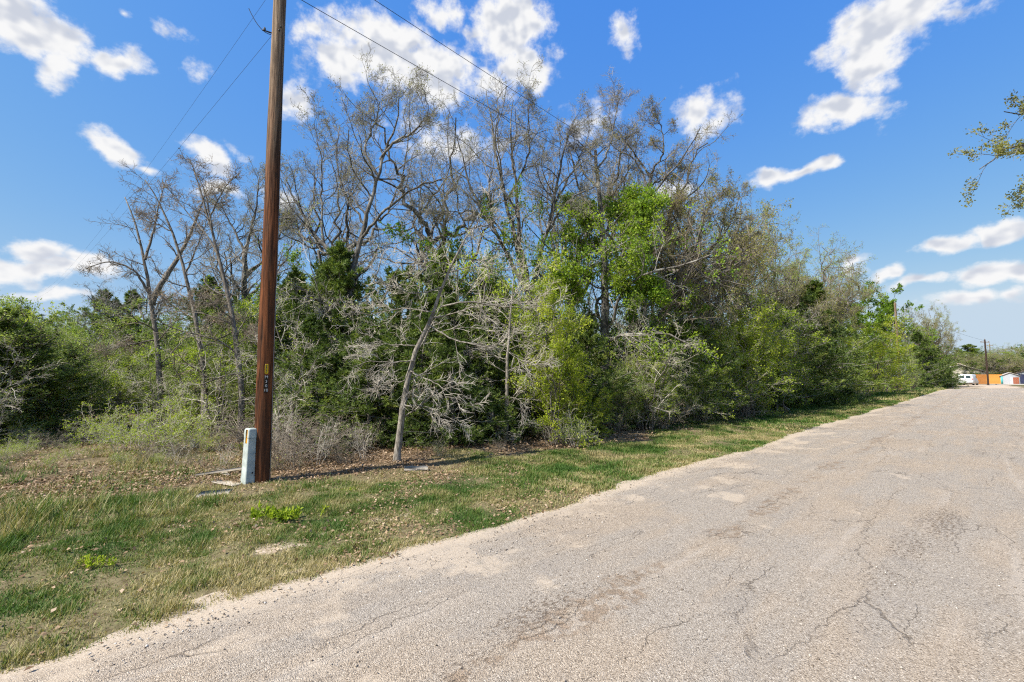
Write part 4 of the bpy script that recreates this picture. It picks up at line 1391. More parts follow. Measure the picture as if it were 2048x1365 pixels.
sp('deep', (1762, 66, 566, .95), (2046, 118, 690, 1.0), (1925, 112, 698), (120, 42, 625))
sp('bud', (1440, 23, 385), (1490, 25, 410), (1555, 30, 480), (1610, 33, 490), (1660, 37, 505), (1640, 40, 512), (1535, 27, 520), (1842, 66, 606, .8), (1862, 68, 622, .8), (1865, 66, 640, .8), (1580, 29, 560), (1400, 21, 470), (1640, 35, 570), (1340, 20, 330), (1815, 64, 640),
   (1940, 112, 700, 1.3), (1985, 108, 698, 1.5), (2030, 104, 694, 1.5), (1910, 104, 700, 1.1), (2075, 100, 690, 1.4))
sp('bare', (-230, 10.5, 360, .8), (640, 19, 245, .9), (880, 19.5, 225, .9), (1130, 19.5, 235, .8), (1255, 20, 245, .8), (455, 21, 410, .9), (270, 22, 520))
sp('scrub', (600, 12.2, 560, 1.1), (575, 10.6, 650, 1.0), (440, 11.4, 650, 1.0), (330, 12.6, 700, 1.1), (1300, 14.2, 640, 1.2), (1270, 15.0, 600), (1465, 19.4, 690, 1.3), (1640, 31, 640), (1745, 43, 700), (940, 12.8, 470, 1.0), (200, 15, 650, 1.2),
 (700, 13.6, 450, 1.1), (1400, 18.6, 560), (-20, 10.5, 680, 1.2), (1150, 16.5, 500), (1540, 24, 560, 1.2), (1350, 15.4, 700))
sp('brush', (470, 8.1, 915, .8), (440, 7.9, 930, .7), (560, 8.2, 900, .8), (600, 8.4, 905, .8), (690, 8.8, 900, .8), (200, 9.4, 890, .8), (30, 8.8, 890, .9), (300, 9.0, 895, .8), (390, 8.7, 905, .7), (140, 10.4, 870), (1000, 10.4, 870, .7), (1120, 11.4, 850, .7), (20, 7.6, 925, .7), (610, 9.3, 800, 1.3), (575, 9.0, 815, 1.2), (655, 9.6, 800, 1.3), (700, 9.9, 820, 1.2), (350, 9.5, 860, 1.0), (455, 10.2, 830, 1.2), (340, 9.6, 860), (520, 10.2, 790, 1.3), (290, 10.4, 850), (745, 10.4, 820), (850, 11.0, 820), (920, 11.4, 800), (1090, 12.0, 815), (1230, 13.4, 790), (1320, 14.6, 790), (1400, 16.0, 780), (1480, 18.6, 770), (100, 10.5, 850), (180, 11.4, 840), (960, 12.0, 800))
sp('stick', (562, 8.3, 830), (600, 8.2, 848), (640, 8.6, 836), (690, 8.9, 850), (455, 8.3, 882, .9), (415, 8.1, 895, .9), (365, 8.6, 880), (730, 9.3, 850), (300, 8.8, 880), (580, 9.0, 815), (870, 9.6, 862, .8), (1100, 11.2, 840, .8))
sp('yaupon', (420, 10.0, 850, .9), (150, 9.0, 905, .7), (110, 8.2, 930, .6), (250, 8.6, 915, .6), (640, 9.6, 890, .6), (880, 9.6, 890, .5), (330, 8.6, 905, .5), (60, 11.5, 840, .9), (310, 9.7, 805, 1.0), (245, 9.9, 835, .8), (370, 10.3, 800, .9), (215, 11.2, 810, 1.1), (60, 9.6, 870, .8), (1150, 11.2, 820, .9), (20, 9.0, 880, .8))

# closing the view through the wood
fr = random.Random(9)
for i, px in enumerate(range(-120, 1500, 62)):
    Yb = 21 + fr.uniform(-2, 5) + max(0, (px - 1000) / 90)
    sp('olive' if i % 3 else 'cedar', (px + fr.uniform(-20, 20), Yb, fr.uniform(600, 665), 1.5))
for i, px in enumerate(range(1895, 2130, 24)):
    sp(('bud', 'olive', 'cedar', 'bud', 'green')[i % 5], (px + fr.uniform(-6, 6), 100 + fr.uniform(-3, 14), fr.uniform(690, 712), 2.1))
for i, px in enumerate(range(1900, 2110, 19)):
    sp(('olive', 'bud', 'cedar')[i % 3], (px + fr.uniform(-6, 6), 96 + fr.uniform(-2, 5), fr.uniform(704, 724), 2.0))
ORD = ['first', 'second', 'third', 'fourth', 'fifth', 'sixth', 'seventh', 'eighth', 'ninth', 'tenth', 'eleventh', 'twelfth', 'thirteenth', 'fourteenth', 'fifteenth', 'sixteenth',
       'seventeenth', 'eighteenth', 'nineteenth', 'twentieth']
for i in range(1, 20):
    ORD.append('twenty-' + ORD[i - 1] if i < 10 else 'thirty-' + ORD[i - 11] if i > 10 else 'thirtieth')
ORD.append('fortieth')
ORD += ['forty-' + ORD[i] for i in range(9)] + ['fiftieth'] + ['fifty-' + ORD[i] for i in range(9)]


def where(px, Y):
    if px < 0 or Y < 11.5 and px < 420:
        return 'in the clearing on the left'
    if Y > 95:
        return 'beyond the far end of the road'
    if px < 530:
        return 'left of the wooden pole'
    if px < 800:
        return 'between pole and leaning pale tree'
    if px < 1020:
        return 'behind the leaning pale tree'
    if px < 1320:
        return 'in the middle of the wood'
    if px < 1660:
        return 'along the wood right of centre'
    return 'in the far wood by the road'


prng = random.Random(5)
by_kind = {}
for sp_ in spots:
    by_kind.setdefault(sp_[0], []).append(sp_)
for kind, rows in by_kind.items():
    rows.sort(key=lambda r: r[1])
    for i, (kd, px, Y, ytop, wf) in enumerate(rows):
        p = at(px, 750.5, Y)
        x, y = p[0], p[1]
        z = float(gz(x, y))
        top = at(px, ytop, Y)
        H = top[2] - z
        sc = max(0.2, H / BASE_H[kind])
        ws = wf * (sc if kind in ('cedar',) else sc ** 0.85)
        tm = KIND[kind][i % len(KIND[kind])]
        nm, cat, desc = NAMES[kind]
        lab = f'{ORD[i]} {desc} from the left, {where(px, Y)}'
        plant_tree(tm, nm, lab, cat, (x, y, z), prng.uniform(0, 6.28), (ws, ws, sc), GROUPS[kind])

# the tree at the right edge: a limb with young leaves hangs into the picture from the other side of the road
def right_tree():
    Y = 8.6
    b = at(2420, 750.5, Y)
    z = float(gz(b[0], b[1]))
    base = np.array([b[0], b[1], z])
    G_ = [
        (np.array([base - [0, 0, .1], base + [0.02, 0, 2.0], at(2400, 420, Y), at(2380, 200, Y)]), 0.17, 0.08),
        (np.array([at(2400, 420, Y), at(2280, 330, Y - .1), at(2150, 300, Y - .2), at(2060, 285, Y - .3), at(2005, 300, Y - .3), at(1962, 335, Y - .3)]), 0.06, 0.008),
        (np.array([at(2390, 330, Y), at(2250, 250, Y), at(2140, 235, Y), at(2060, 228, Y), at(2012, 225, Y)]), 0.05, 0.008),
        (np.array([at(2400, 450, Y), at(2280, 390, Y), at(2150, 355, Y + .1), at(2075, 372, Y + .1), at(2030, 392, Y + .1)]), 0.05, 0.008),
        (np.array([at(2385, 250, Y), at(2300, 120, Y), at(2230, 40, Y + .3), at(2200, -60, Y + .4)]), 0.06, 0.012),
        (np.array([at(2385, 230, Y), at(2450, 100, Y), at(2520, 0, Y + .5)]), 0.06, 0.012),
    ]
    lv = [dict(M=14, u0=.3, a=(20, 55), l=(.14, .30), rr=.5, N=6, k=4, w=.14, up=0, end=.4, rmin=.006, rmax=.02, taper=.55),
          dict(M=5, u0=.2, a=(20, 55), l=(.3, .6), rr=.6, N=4, k=3, w=.16, up=0, end=.5, rmin=.004, rmax=.008, lmin=.12, lmax=.32),
          dict(M=3, u0=.2, a=(20, 60), l=(.35, .6), rr=.7, N=3, k=3, w=.16, up=0, end=.6, rmin=.003, rmax=.004, lmin=.08, lmax=.16)]
    tm = oak_from_guides(77, G_, 1, M['bark_dark'], M['twig_dark'], lv, base=base, leafspec=[(2, 11, .048, .028, M['leaf_bud'], .95, .0, .035)])
    plant_tree(tm, 'roadside_oak', 'oak at the right edge with young olive leaves on hanging branch tips', 'tree', tuple(base))


right_tree()


# ------------------------------------------------------------------ utility poles and wires
def mat_pole():
    m, nt = mat_new('pole_wood')
    t = nt.n('ShaderNodeTexCoord')
    P = t.outputs['Object']
    grain = nt.noise(nt.vmath('MULTIPLY', P, (1.0, 1.0, 0.035)), 42.0, 5, 0.65)
    wide = nt.noise(nt.vmath('MULTIPLY', P, (1.0, 1.0, 0.10)), 9.0, 3, 0.6)
    blot = nt.noise(nt.vmath('MULTIPLY', P, (1, 1, .5)), 3.0, 4, 0.6)
    sp_ = nt.n('ShaderNodeSeparateXYZ'); nt.link(P, sp_.inputs[0])
    col = nt.mix(nt.smooth(grain, 0.32, 0.68), (0.055, 0.020, 0.009, 1), (0.23, 0.082, 0.032, 1))
    col = nt.mix(nt.math('MULTIPLY', nt.smooth(wide, 0.46, 0.62), 0.75), col, (0.05, 0.026, 0.016, 1))
    knot = nt.vor(nt.vmath('MULTIPLY', P, (3.0, 3.0, 1.0)), 1.6, 'F1', 'Distance')
    col = nt.mix(nt.math('MULTIPLY', nt.smooth(knot, 0.16, 0.06), 0.8), col, (0.03, 0.016, 0.01, 1))
    weather = nt.smooth(nt.math('ADD', sp_.outputs[2], nt.math('MULTIPLY', blot, 2.5)), 5.0, 8.8)
    grey = nt.mix(nt.smooth(grain, 0.35, 0.65), (0.09, 0.06, 0.04, 1), (0.30, 0.22, 0.15, 1))
    col = nt.mix(weather, col, grey)
    crack = nt.smooth(nt.noise(nt.vmath('MULTIPLY', P, (1.0, 1.0, 0.02)), 13.0, 3, 0.6), 0.44, 0.36)
    col = nt.mix(nt.math('MULTIPLY', crack, 0.7), col, (0.03, 0.018, 0.012, 1))
    h = nt.math('SUBTRACT', grain, nt.math('MULTIPLY', crack, 1.5))
    finish(nt, principled(nt, col, 0.85, nt.bump(h, 0.9, 0.022), 0.15))
    return m


M['pole'] = mat_pole()
M['pole_dark'] = mat_plain('creosote_wood', (0.05, 0.032, 0.024), .85, .2, .3, 12)
M['metal'] = mat_plain('galvanised_metal', (0.30, 0.30, 0.30), 0.45, 0.5, .2, 20, 0.8)
M['black'] = mat_plain('black_rubber', (0.018, 0.018, 0.02), 0.5, 0.4)
M['yellow'] = mat_plain('tag_yellow', (0.65, 0.48, 0.02), 0.5, 0.4, .06)
M['orange'] = mat_plain('label_orange', (0.80, 0.38, 0.02), 0.5, 0.4, .06)
M['ink'] = mat_plain('ink', (0.02, 0.02, 0.018), 0.6, 0.3)
M['digit'] = mat_plain('aluminium_digit', (0.62, 0.60, 0.57), 0.5, 0.5, .05)
M['digit_plate'] = mat_plain('digit_plate', (0.025, 0.02, 0.018), 0.7, 0.3)
M['wire'] = mat_plain('wire_sheath', (0.03, 0.03, 0.035), 0.5, 0.4)


def pole_geo(H, r0, r1, seed, k=20):
    rng = np.random.default_rng(seed)
    n = 26
    z = np.linspace(-0.4, H, n)
    P = np.stack([0.012 * np.cumsum(rng.normal(0, .25, n)), 0.012 * np.cumsum(rng.normal(0, .25, n)), z], 1)
    P[:, 0] -= P[3, 0]; P[:, 1] -= P[3, 1]
    Rr = np.linspace(r0, r1, n) * (1 + rng.normal(0, .008, n))
    g_ = Geo(); tubes(g_, P[None], Rr[None], k, cap=True)
    # slightly out of round
    v = g_.v[0]; a = np.arctan2(v[:, 1], v[:, 0])
    v[:, :2] *= (1 + 0.02 * np.sin(3 * a + v[:, 2] * .6) + 0.012 * np.sin(7 * a))[:, None]
    return g_, P, Rr


def text_mesh(txt, size, mat, depth=0.002):
    cu = bpy.data.curves.new('digit', 'FONT')
    cu.body = txt; cu.size = size; cu.extrude = depth; cu.align_x = 'CENTER'; cu.align_y = 'CENTER'
    ob = bpy.data.objects.new('digit_source', cu)
    COL.objects.link(ob)
    dg = bpy.context.evaluated_depsgraph_get()
    me_ = bpy.data.meshes.new_from_object(ob.evaluated_get(dg))
    bpy.data.objects.remove(ob)
    me_.materials.clear(); me_.materials.append(mat)
    return me_


def main_pole():
    b = ground_pt(522, 971)
    z = float(gz(b[0], b[1]))
    base = np.array([b[0], b[1], z])
    o = thing('utility_pole', 'tall reddish brown wooden utility pole beside the pale green pedestal', 'pole', tuple(base))
    g_, P, Rr = pole_geo(10.2, 0.132, 0.092, 3)
    link_mesh('shaft', g_.mesh('shaft', M['pole']), o)
    # direction to the camera in the ground plane
    tocam = np.array([-base[0], -base[1], 0]); tocam /= np.linalg.norm(tocam)
    side = np.array([-tocam[1], tocam[0], 0])       # to the right when seen from the camera

    def on_pole(h, off_deg):
        i = np.interp(h, P[:, 2], np.arange(len(P)))
        c = np.array([np.interp(h, P[:, 2], P[:, 0]), np.interp(h, P[:, 2], P[:, 1]), h])
        r = np.interp(h, P[:, 2], Rr)
        a = R(off_deg)
        nrm = tocam * math.cos(a) + side * math.sin(a)
        return c + nrm * (r + 0.006), nrm

    from mathutils import Matrix

    def face(mesh, name, h, off, parent=o, extra=0.0):
        p, nrm = on_pole(h, off)
        zax = Vector(nrm); yax = Vector((0, 0, 1)); xax = yax.cross(zax)
        m = Matrix((xax, yax, zax)).transposed().to_4x4()
        m.translation = Vector(p + nrm * extra)
        ob = link_mesh(name, mesh, parent)
        ob.matrix_local = m
        return ob
    hz = lambda py: float(at(522, py, b[1])[2] - z)
    gp = Geo(); box(gp, (0, 0, 0), (0.046, 0.150, 0.004), bevel=.0015)
    tagob = face(gp.mesh('number_tag', M['yellow'], False), 'number_tag', hz(738.5), 8)
    for i in range(5):
        gm = Geo(); box(gm, (0, 0.048 - i * 0.024, 0.0035), (0.016, 0.014, 0.003))
        link_mesh('tag_mark', gm.mesh('tag_mark', M['ink'], False), tagob)
    gp = Geo(); box(gp, (0, 0, 0), (0.062, 0.275, 0.004), bevel=.0015)
    plate = face(gp.mesh('digit_plate', M['digit_plate'], False), 'digit_plate', hz(768), 8)
    for i, ch in enumerate(['M', '3', '0', '10']):
        ob = link_mesh('digit', text_mesh(ch, 0.062, M['digit'], .0015), plate)
        ob.location = (0, 0.108 - i * 0.070, 0.0045)
    # staples, bolts, band and the small insulated hook on the left side
    for py, off in ((70, 5), (62, 15)):
        gb = Geo(); box(gb, (0, 0, 0), (0.03, 0.03, 0.02), bevel=.006)
        face(gb.mesh('bolt_head', M['black'], False), 'bolt_head', hz(py), off)
    p, nrm = on_pole(hz(72), -88)
    gh = Geo()
    tubes(gh, np.array([[p - nrm * .02, p + nrm * .05, p + nrm * .10, p + nrm * .135]]), np.array([[.012, .012, .010, .014]]), 8, cap=True)
    hk = link_mesh('hook_bracket', gh.mesh('hook_bracket', M['black']), o)
    gh = Geo(); e = p + nrm * .10
    tubes(gh, np.array([[e, e + np.array([0, 0, .03]), e + np.array([0, 0, .055])]]), np.array([[.012, .02, .012]]), 8, cap=True)
    link_mesh('insulator', gh.mesh('insulator', M['black']), hk)
    # ground wire down the pole
    hs = np.linspace(0.0, 9.3, 30)
    pts = np.array([on_pole(h, 62)[0] for h in hs])
    gw = Geo(); tubes(gw, pts[None], np.full((1, 30), .005), 5)
    link_mesh('ground_wire', gw.mesh('ground_wire', M['metal']), o)
    return base, tocam, side, P, Rr, on_pole


pbase, ptocam, pside, pP, pR, p_on = main_pole()


def wire(a, b, sag, r, name, label, n=40, group=None):
    a = np.asarray(a, float); b = np.asarray(b, float)
    u = np.linspace(0, 1, n)[:, None]
    P = a * (1 - u) + b * u
    P[:, 2] -= 4 * sag * (u * (1 - u))[:, 0]
    g_ = Geo(); tubes(g_, (P - a)[None], np.full((1, n), r), 5)
    o = link_mesh(name, g_.mesh(name, M['wire']), loc=tuple(a))
    tag(o, label, 'wire', group)


def other_pole(px, Y, ytop, r0, name_label, arm=False, mat='pole', guy=None, ybase=None):
    p = at(px, 750.5, Y)
    z = float(gz(p[0], p[1]))
    H = at(px, ytop, Y)[2] - z
    o = thing('utility_pole', name_label, 'pole', (p[0], p[1], z))
    g_, P, Rr = pole_geo(H, r0, r0 * .68, int(px), 12)
    link_mesh('shaft', g_.mesh('shaft', M[mat]), o)
    if arm:
        ga = Geo(); box(ga, (0, 0, H - .45), (2.0, .10, .12), rz=0.2, bevel=.01)
        link_mesh('crossarm', ga.mesh('crossarm', M['pole'], False), o)
        for k in (-.85, .85):
            gi_ = Geo(); c = np.array([k * math.cos(.2), k * math.sin(.2), H - .39])
            tubes(gi_, np.array([[c, c + [0, 0, .08], c + [0, 0, .18]]]), np.array([[.03, .06, .03]]), 8, cap=True)
            link_mesh('insulator', gi_.mesh('insulator', M['metal']), o)
    gc = Geo()
    tubes(gc, np.array([[[0, 0, H - .02], [0, 0, H + .10], [0, 0, H + .2]]]), np.array([[.02, .05, .03]]), 8, cap=True)
    link_mesh('top_insulator', gc.mesh('top_insulator', M['metal']), o)
    if guy is not None:
        e = np.array([guy[0] - p[0], guy[1] - p[1], 0.0])
        Pw = np.array([[0, 0, H - .6]]) * (1 - np.linspace(0, 1, 8)[:, None]) + e * np.linspace(0, 1, 8)[:, None]
        gg = Geo(); tubes(gg, Pw[None], np.full((1, 8), .012), 5)
        link_mesh('guy_wire', gg.mesh('guy_wire', M['metal']), o)
    return np.array([p[0], p[1], z]), H


# the next pole of the line stands on the same line beside the road
Ym = 57.0
mg = at(1772, 750.5, 56.0)
mbase, mH = other_pole(1799, Ym, 606, 0.17, 'brown utility pole rising out of the trees down the road', guy=(mg[0], mg[1]))
fbase, fH = other_pole(1975, 79, 679.5, 0.155, 'dark utility pole standing before the orange fence', arm=True, mat='pole_dark')
f2base, f2H = other_pole(1984, 120, 688, 0.14, 'thin distant utility pole right behind the dark one', arm=True)


def pole_pt(h, px_off=0.0):
    return pbase + np.array([0, 0, h]) + np.array([np.interp(h, pP[:, 2], pP[:, 0]), np.interp(h, pP[:, 2], pP[:, 1]), 0])


top_in = pbase + np.array([0, 0, 8.95])
wire(pole_pt(9.25), mbase + np.array([0, 0, mH - 0.1]), 1.3, .006, 'power_wire', 'upper power line running from the pole over the trees to the right')
wire(pole_pt(8.35), mbase + np.array([0, 0, mH - 1.6]), 0.9, .006, 'power_wire', 'lower power line running from the pole into the treetops')
end = at(60, 600, 60)
wire(pole_pt(8.55), end + np.array([0, 0, 1.0]), 1.8, .0022, 'service_wire', 'thin upper wire running down left from the pole top')
p_, n_ = p_on(7.42, -88)
wire(pbase + p_, end + np.array([0.6, 0, 0.2]), 1.0, .0026, 'service_wire', 'thin lower wire running down left from the side of the pole')
wire(pbase + p_ + np.array([0, 0, .03]), pbase + p_ + np.array([-.34, -.1, .42]), 0.10, .006, 'drop_loop', 'short drooping black cable loop at the top left of the pole', 14)
wire(mbase + np.array([0, 0, mH - .2]), fbase + np.array([0, 0, fH - .2]), .5, .012, 'power_wire', 'distant power line from the pole among trees to the dark far pole')


# ------------------------------------------------------------------ telecom pedestal
def pedestal():
    b = ground_pt(495, 975)
    z = float(gz(b[0], b[1]))
    o = thing('cable_pedestal', 'pale grey green plastic cable pedestal against the left foot of the pole', 'pedestal', (b[0], b[1], z), 0.30)
    o.rotation_euler = (0, R(1.5), 0.95)
    hgt = float(at(498, 857, b[1])[2]) - z
    w, d = 0.150, 0.165
    # rounded square section, tapering a little; domed cap
    prof = []
    k = 24
    for i in range(k):
        a = i * 2 * math.pi / k + math.pi / k
        c, s = math.cos(a), math.sin(a)
        e = 0.24
        prof.append((math.copysign(abs(c) ** e, c) * w / 2, math.copysign(abs(s) ** e, s) * d / 2))
    prof = np.array(prof)
    rings = []
    for zz, f in ((-.1, 1.06), (0.10, 1.06), (0.115, 1.0), (hgt * .82, .97), (hgt * .82 + .004, 1.0), (hgt * .955, .99), (hgt * .985, .93), (hgt * .998, .75), (hgt, .35)):
        rings.append(np.column_stack([prof * f, np.full(k, zz)]))

    def ringmesh(rs, name, mat, cap):
        g_ = Geo()
        V = np.concatenate(rs)
        q = []
        for r_ in range(len(rs) - 1):
            for j in range(k):
                q.append([r_ * k + j, r_ * k + (j + 1) % k, (r_ + 1) * k + (j + 1) % k, (r_ + 1) * k + j])
        tr = [[(len(rs) - 1) * k, (len(rs) - 1) * k + j, (len(rs) - 1) * k + j + 1] for j in range(1, k - 1)] if cap else None
        g_.add(V, q, tr)
        return link_mesh(name, g_.mesh(name, mat), o)
    mp = mat_plain('pedestal_plastic', (0.36, 0.40, 0.375), 0.65, 0.25, .22, 9)
    ringmesh(rings[:4], 'housing', mp, False)
    ringmesh(rings[4:], 'cap', mp, True)
    gl = Geo(); box(gl, (-w / 2 * .985 - .001, -.02, hgt * .855), (.004, .055, .21), bevel=.001)
    lb = link_mesh('warning_label', gl.mesh('warning_label', M['orange'], False), o)
    for i in range(4):
        gm = Geo(); box(gm, (-w / 2 * .985 - .0035, -.02, hgt * .855 + .07 - i * .028), (.002, .026, .014))
        link_mesh('label_mark', gm.mesh('label_mark', M['ink'], False), lb)
    gl = Geo(); box(gl, (0.02, -d / 2 - .003, .12 + hgt * .05), (.022, .006, .03), bevel=.002)
    link_mesh('latch', gl.mesh('latch', M['black'], False), o)


pedestal()


# ------------------------------------------------------------------ debris by the pole
M['grey_board'] = mat_plain('weathered_board', (0.34, 0.295, 0.235), 0.9, .1, .30, 9, 0, (1, 8, 8))
M['concrete'] = mat_plain('concrete', (0.30, 0.27, 0.225), 0.95, .08, .22, 30)
M['bucket'] = mat_plain('white_plastic', (0.62, 0.60, 0.55), 0.5, .4, .15, 12)


def plank(px, py, L, W, T, yaw, label, tilt=(0, 0, 0), zoff=0.02, mat='grey_board', name='board'):
    b = ground_pt(px, py)
    z = float(gz(b[0], b[1]))
    g_ = Geo(); box(g_, (0, 0, 0), (L, W, T), bevel=min(.006, T * .3))
    rng = np.random.default_rng(int(px))
    v = g_.v[0]; v += rng.normal(0, .003, v.shape)
    o = link_mesh(name, g_.mesh(name, M[mat], False), loc=(b[0], b[1], z + zoff + T / 2))
    o.rotation_euler = (tilt[0], tilt[1], yaw)
    tag(o, label, 'board' if mat == 'grey_board' else 'slab')


plank(425, 962, 0.86, .075, .022, 0.55, 'long grey weathered board lying left of the pedestal', (0.1, -0.06, 0), .05)
plank(445, 955, 0.62, .10, .02, -0.85, 'short pale board crossing under the long board', (0.05, 0.03, 0), .02)
plank(452, 978, 0.46, .16, .02, -0.35, 'pale broken board nearest the pedestal foot', (0, .05, 0), .015)
plank(430, 996, 0.40, .22, .035, 0.3, 'flat grey concrete piece in the leaves before the boards', (0.04, -.03, 0), .0, 'concrete', 'concrete_piece')
plank(832, 944, 0.42, .16, .05, 0.25, 'small tan flat stone slab at the foot of the leaning tree', (0.05, .03, 0), .0, 'concrete', 'stone_slab')


def bucket():
    b = ground_pt(389, 902)
    z = float(gz(b[0], b[1]))
    o = thing('bucket', 'small dirty white plastic bucket among the brush left of the boards', 'bucket', (b[0], b[1], z))
    k = 20
    a = np.arange(k) * 2 * math.pi / k
    g_ = Geo(); rs = []
    for zz, r in ((0, .088), (.15, .100), (.20, .104), (.20, .098), (.02, .085)):
        rs.append(np.stack([np.cos(a) * r, np.sin(a) * r, np.full(k, zz)], 1))
    q = [[r_ * k + j, r_ * k + (j + 1) % k, (r_ + 1) * k + (j + 1) % k, (r_ + 1) * k + j] for r_ in range(4) for j in range(k)]
    tr = [[4 * k, 4 * k + j, 4 * k + j + 1] for j in range(1, k - 1)]
    g_.add(np.concatenate(rs), q, tr)
    link_mesh('body', g_.mesh('body', M['bucket']), o)
    th = np.linspace(0, 2 * math.pi, 25)
    g2_ = Geo(); tubes(g2_, np.stack([np.cos(th) * .107, np.sin(th) * .107, np.full(25, .185)], 1)[None], np.full((1, 25), .008), 6)
    link_mesh('rim', g2_.mesh('rim', M['bucket']), o)
    hnd = np.linspace(0, math.pi, 13)
    g3_ = Geo(); tubes(g3_, np.stack([np.cos(hnd) * .11, -.03 - np.sin(hnd) * .09, .175 - np.sin(hnd) * .05], 1)[None], np.full((1, 13), .0035), 5)
    link_mesh('handle', g3_.mesh('handle', M['metal']), o)


bucket()


def fallen_branch():
    b = ground_pt(1432, 838)
    rng = np.random.default_rng(8)
    base = np.array([b[0], b[1], float(gz(b[0], b[1]))])
    o = thing('fallen_branch', 'pale fallen branch lying at the grass edge below the cedars', 'branch', tuple(base))
    P = np.array([[[.35, 0, .02], [.15, .05, .16], [-.2, .1, .26], [-.6, .2, .22], [-.9, .25, .05]]]); Rr = np.array([[.035, .03, .026, .018, .008]])
    g_ = Geo(); tubes(g_, P, Rr, 7, cap=True)
    link_mesh('stem', g_.mesh('stem', M['bark_pale']), o)
    lv = branch_levels(rng, P, Rr, [dict(M=9, u0=.2, a=(30, 70), l=(.3, .6), rr=.5, N=5, k=3, w=.2, up=-.03, end=.5, rmin=.006), dict(M=4, a=(30, 60), l=(.4, .6), rr=.6, N=3, k=3, w=.2, up=0, end=.5, rmin=.004)])
    g_ = Geo()
    for (Pb, Rb, k, tn) in lv:
        Pb[..., 2] = np.maximum(Pb[..., 2], .01)
        tubes(g_, Pb, Rb, k, tn)
    link_mesh('twigs', g_.mesh('twigs', M['twig_pale']), o, 'stuff')


fallen_branch()


def weed(px, py, sc, label, n=46):
    b = ground_pt(px, py)
    z = float(gz(b[0], b[1]))
    rng = np.random.default_rng(int(px))
    o = thing('weed_plant', label, 'plant', (b[0], b[1], z))
    a = rng.uniform(0, 6.28, n)
    S = np.stack([rng.normal(0, .17, n) * sc, rng.normal(0, .06, n) * sc, np.full(n, -.01)], 1)
    D = np.stack([np.cos(a) * .55, np.sin(a) * .55, np.ones(n)], 1)
    P = grow(rng, S, D, rng.uniform(.09, .19, n) * sc, 5, .15, .05)
    g_ = Geo(); tubes(g_, P, radii(np.full(n, .003), 5, .6), 3)
    link_mesh('stems', g_.mesh('stems', M['leaf_green']), o, 'stuff')
    gl = Geo(); leaf_quads(gl, rng, P, 14, .052 * sc, .026 * sc, np.clip(rng.normal(.6, .15, n), 0, 1), .2, .006, up=.5)
    link_mesh('leaves', gl.mesh('leaves', M['leaf_lime'], False), o, 'stuff')


weed(555, 1040, 1.0, 'bright green leafy weed clump on the verge in front of the pedestal')
weed(180, 1130, .55, 'low green weed in the verge grass at lower left', 18)
weed(700, 985, .5, 'low green weed on the verge below the leaning tree', 14)
weed(478, 905, .7, 'small green weed at the left foot of the pole', 16)


# ------------------------------------------------------------------ far end of the road: house, van, fence, shed
M['fence_wood'] = mat_plain('fence_wood', (0.44, 0.185, 0.035), .8, .25, .22, 3, 0, (6, 6, .4))
M['fence_wood_dark'] = mat_plain('fence_wood_dark', (0.33, 0.13, 0.03), .8, .25, .22, 3, 0, (6, 6, .4))
M['cream'] = mat_plain('cream_siding', (0.45, 0.41, 0.33), .8, .3, .06)
M['roof_light'] = mat_plain('light_roof', (0.42, 0.38, 0.34), .8, .3, .12)
M['roof_brown'] = mat_plain('brown_roof', (0.34, 0.27, 0.22), .8, .2, .15)
M['van_white'] = mat_plain('van_white', (0.62, 0.62, 0.62), .35, .5, .03)
M['glass_dark'] = mat_plain('dark_glass', (0.035, 0.05, 0.045), .1, .6, .1)
M['red'] = mat_plain('lamp_red', (0.5, 0.02, 0.015), .3, .5)
M['wall_grey'] = mat_plain('pale_grey_wall', (0.36, 0.385, 0.42), .8, .3, .06)
M['teal'] = mat_plain('teal_paint', (0.08, 0.42, 0.45), .6, .3, .1)
M['red_brown'] = mat_plain('red_brown_wood', (0.24, 0.07, 0.03), .7, .3, .15)
M['navy'] = mat_plain('opening_shade', (0.02, 0.025, 0.06), .4, .5)  # colour that stands in for the shade inside the garage opening
M['concrete_pale'] = mat_plain('pale_concrete', (0.46, 0.43, 0.38), .9, .1, .08, 2)


def fence_panels():
    Y0 = 88.0
    a = at(1941, 770, Y0 + 1.5); b_ = at(1973, 770, Y0 - .5); c = at(2006, 770, Y0 - .2)
    o = thing('privacy_fence', 'orange stained wooden privacy fence beyond the end of the road', 'fence', (a[0], a[1], 0))
    org = np.array([a[0], a[1]])
    for (p0, p1, mat) in ((a[:2], b_[:2], 'fence_wood_dark'), (b_[:2], c[:2], 'fence_wood')):
        L = np.linalg.norm(p1 - p0); d = (p1 - p0) / L; nr = np.array([-d[1], d[0]])
        n = int(L / .15)
        gpk = Geo(); box(gpk, (0, 0, .92), (.138, .022, 1.84), bevel=.004)
        pm = gpk.mesh('picket', M[mat], False)
        for i in range(n):
            ob = link_mesh('picket', pm, o)
            q = p0 + d * (i + .5) * L / n - org - nr * (.004 if i % 2 else 0)
            ob.location = (q[0], q[1], 0.02 + (i * 37 % 5) * .004)
            ob.rotation_euler = (0, 0, math.atan2(d[1], d[0]))
        for zz in (.35, 1.0, 1.6):
            gr_ = Geo(); mid = (p0 + p1) / 2 - org + nr * .045
            box(gr_, (mid[0], mid[1], zz), (L, .04, .09), rz=math.atan2(d[1], d[0]))
            link_mesh('rail', gr_.mesh('rail', M[mat], False), o)
        for i in range(int(L / 2.4) + 1):
            gp_ = Geo(); q = p0 + d * min(L - .05, .05 + i * 2.4) - org + nr * .115
            box(gp_, (q[0], q[1], .9), (.09, .09, 1.9))
            link_mesh('post', gp_.mesh('post', M[mat], False), o)


fence_panels()


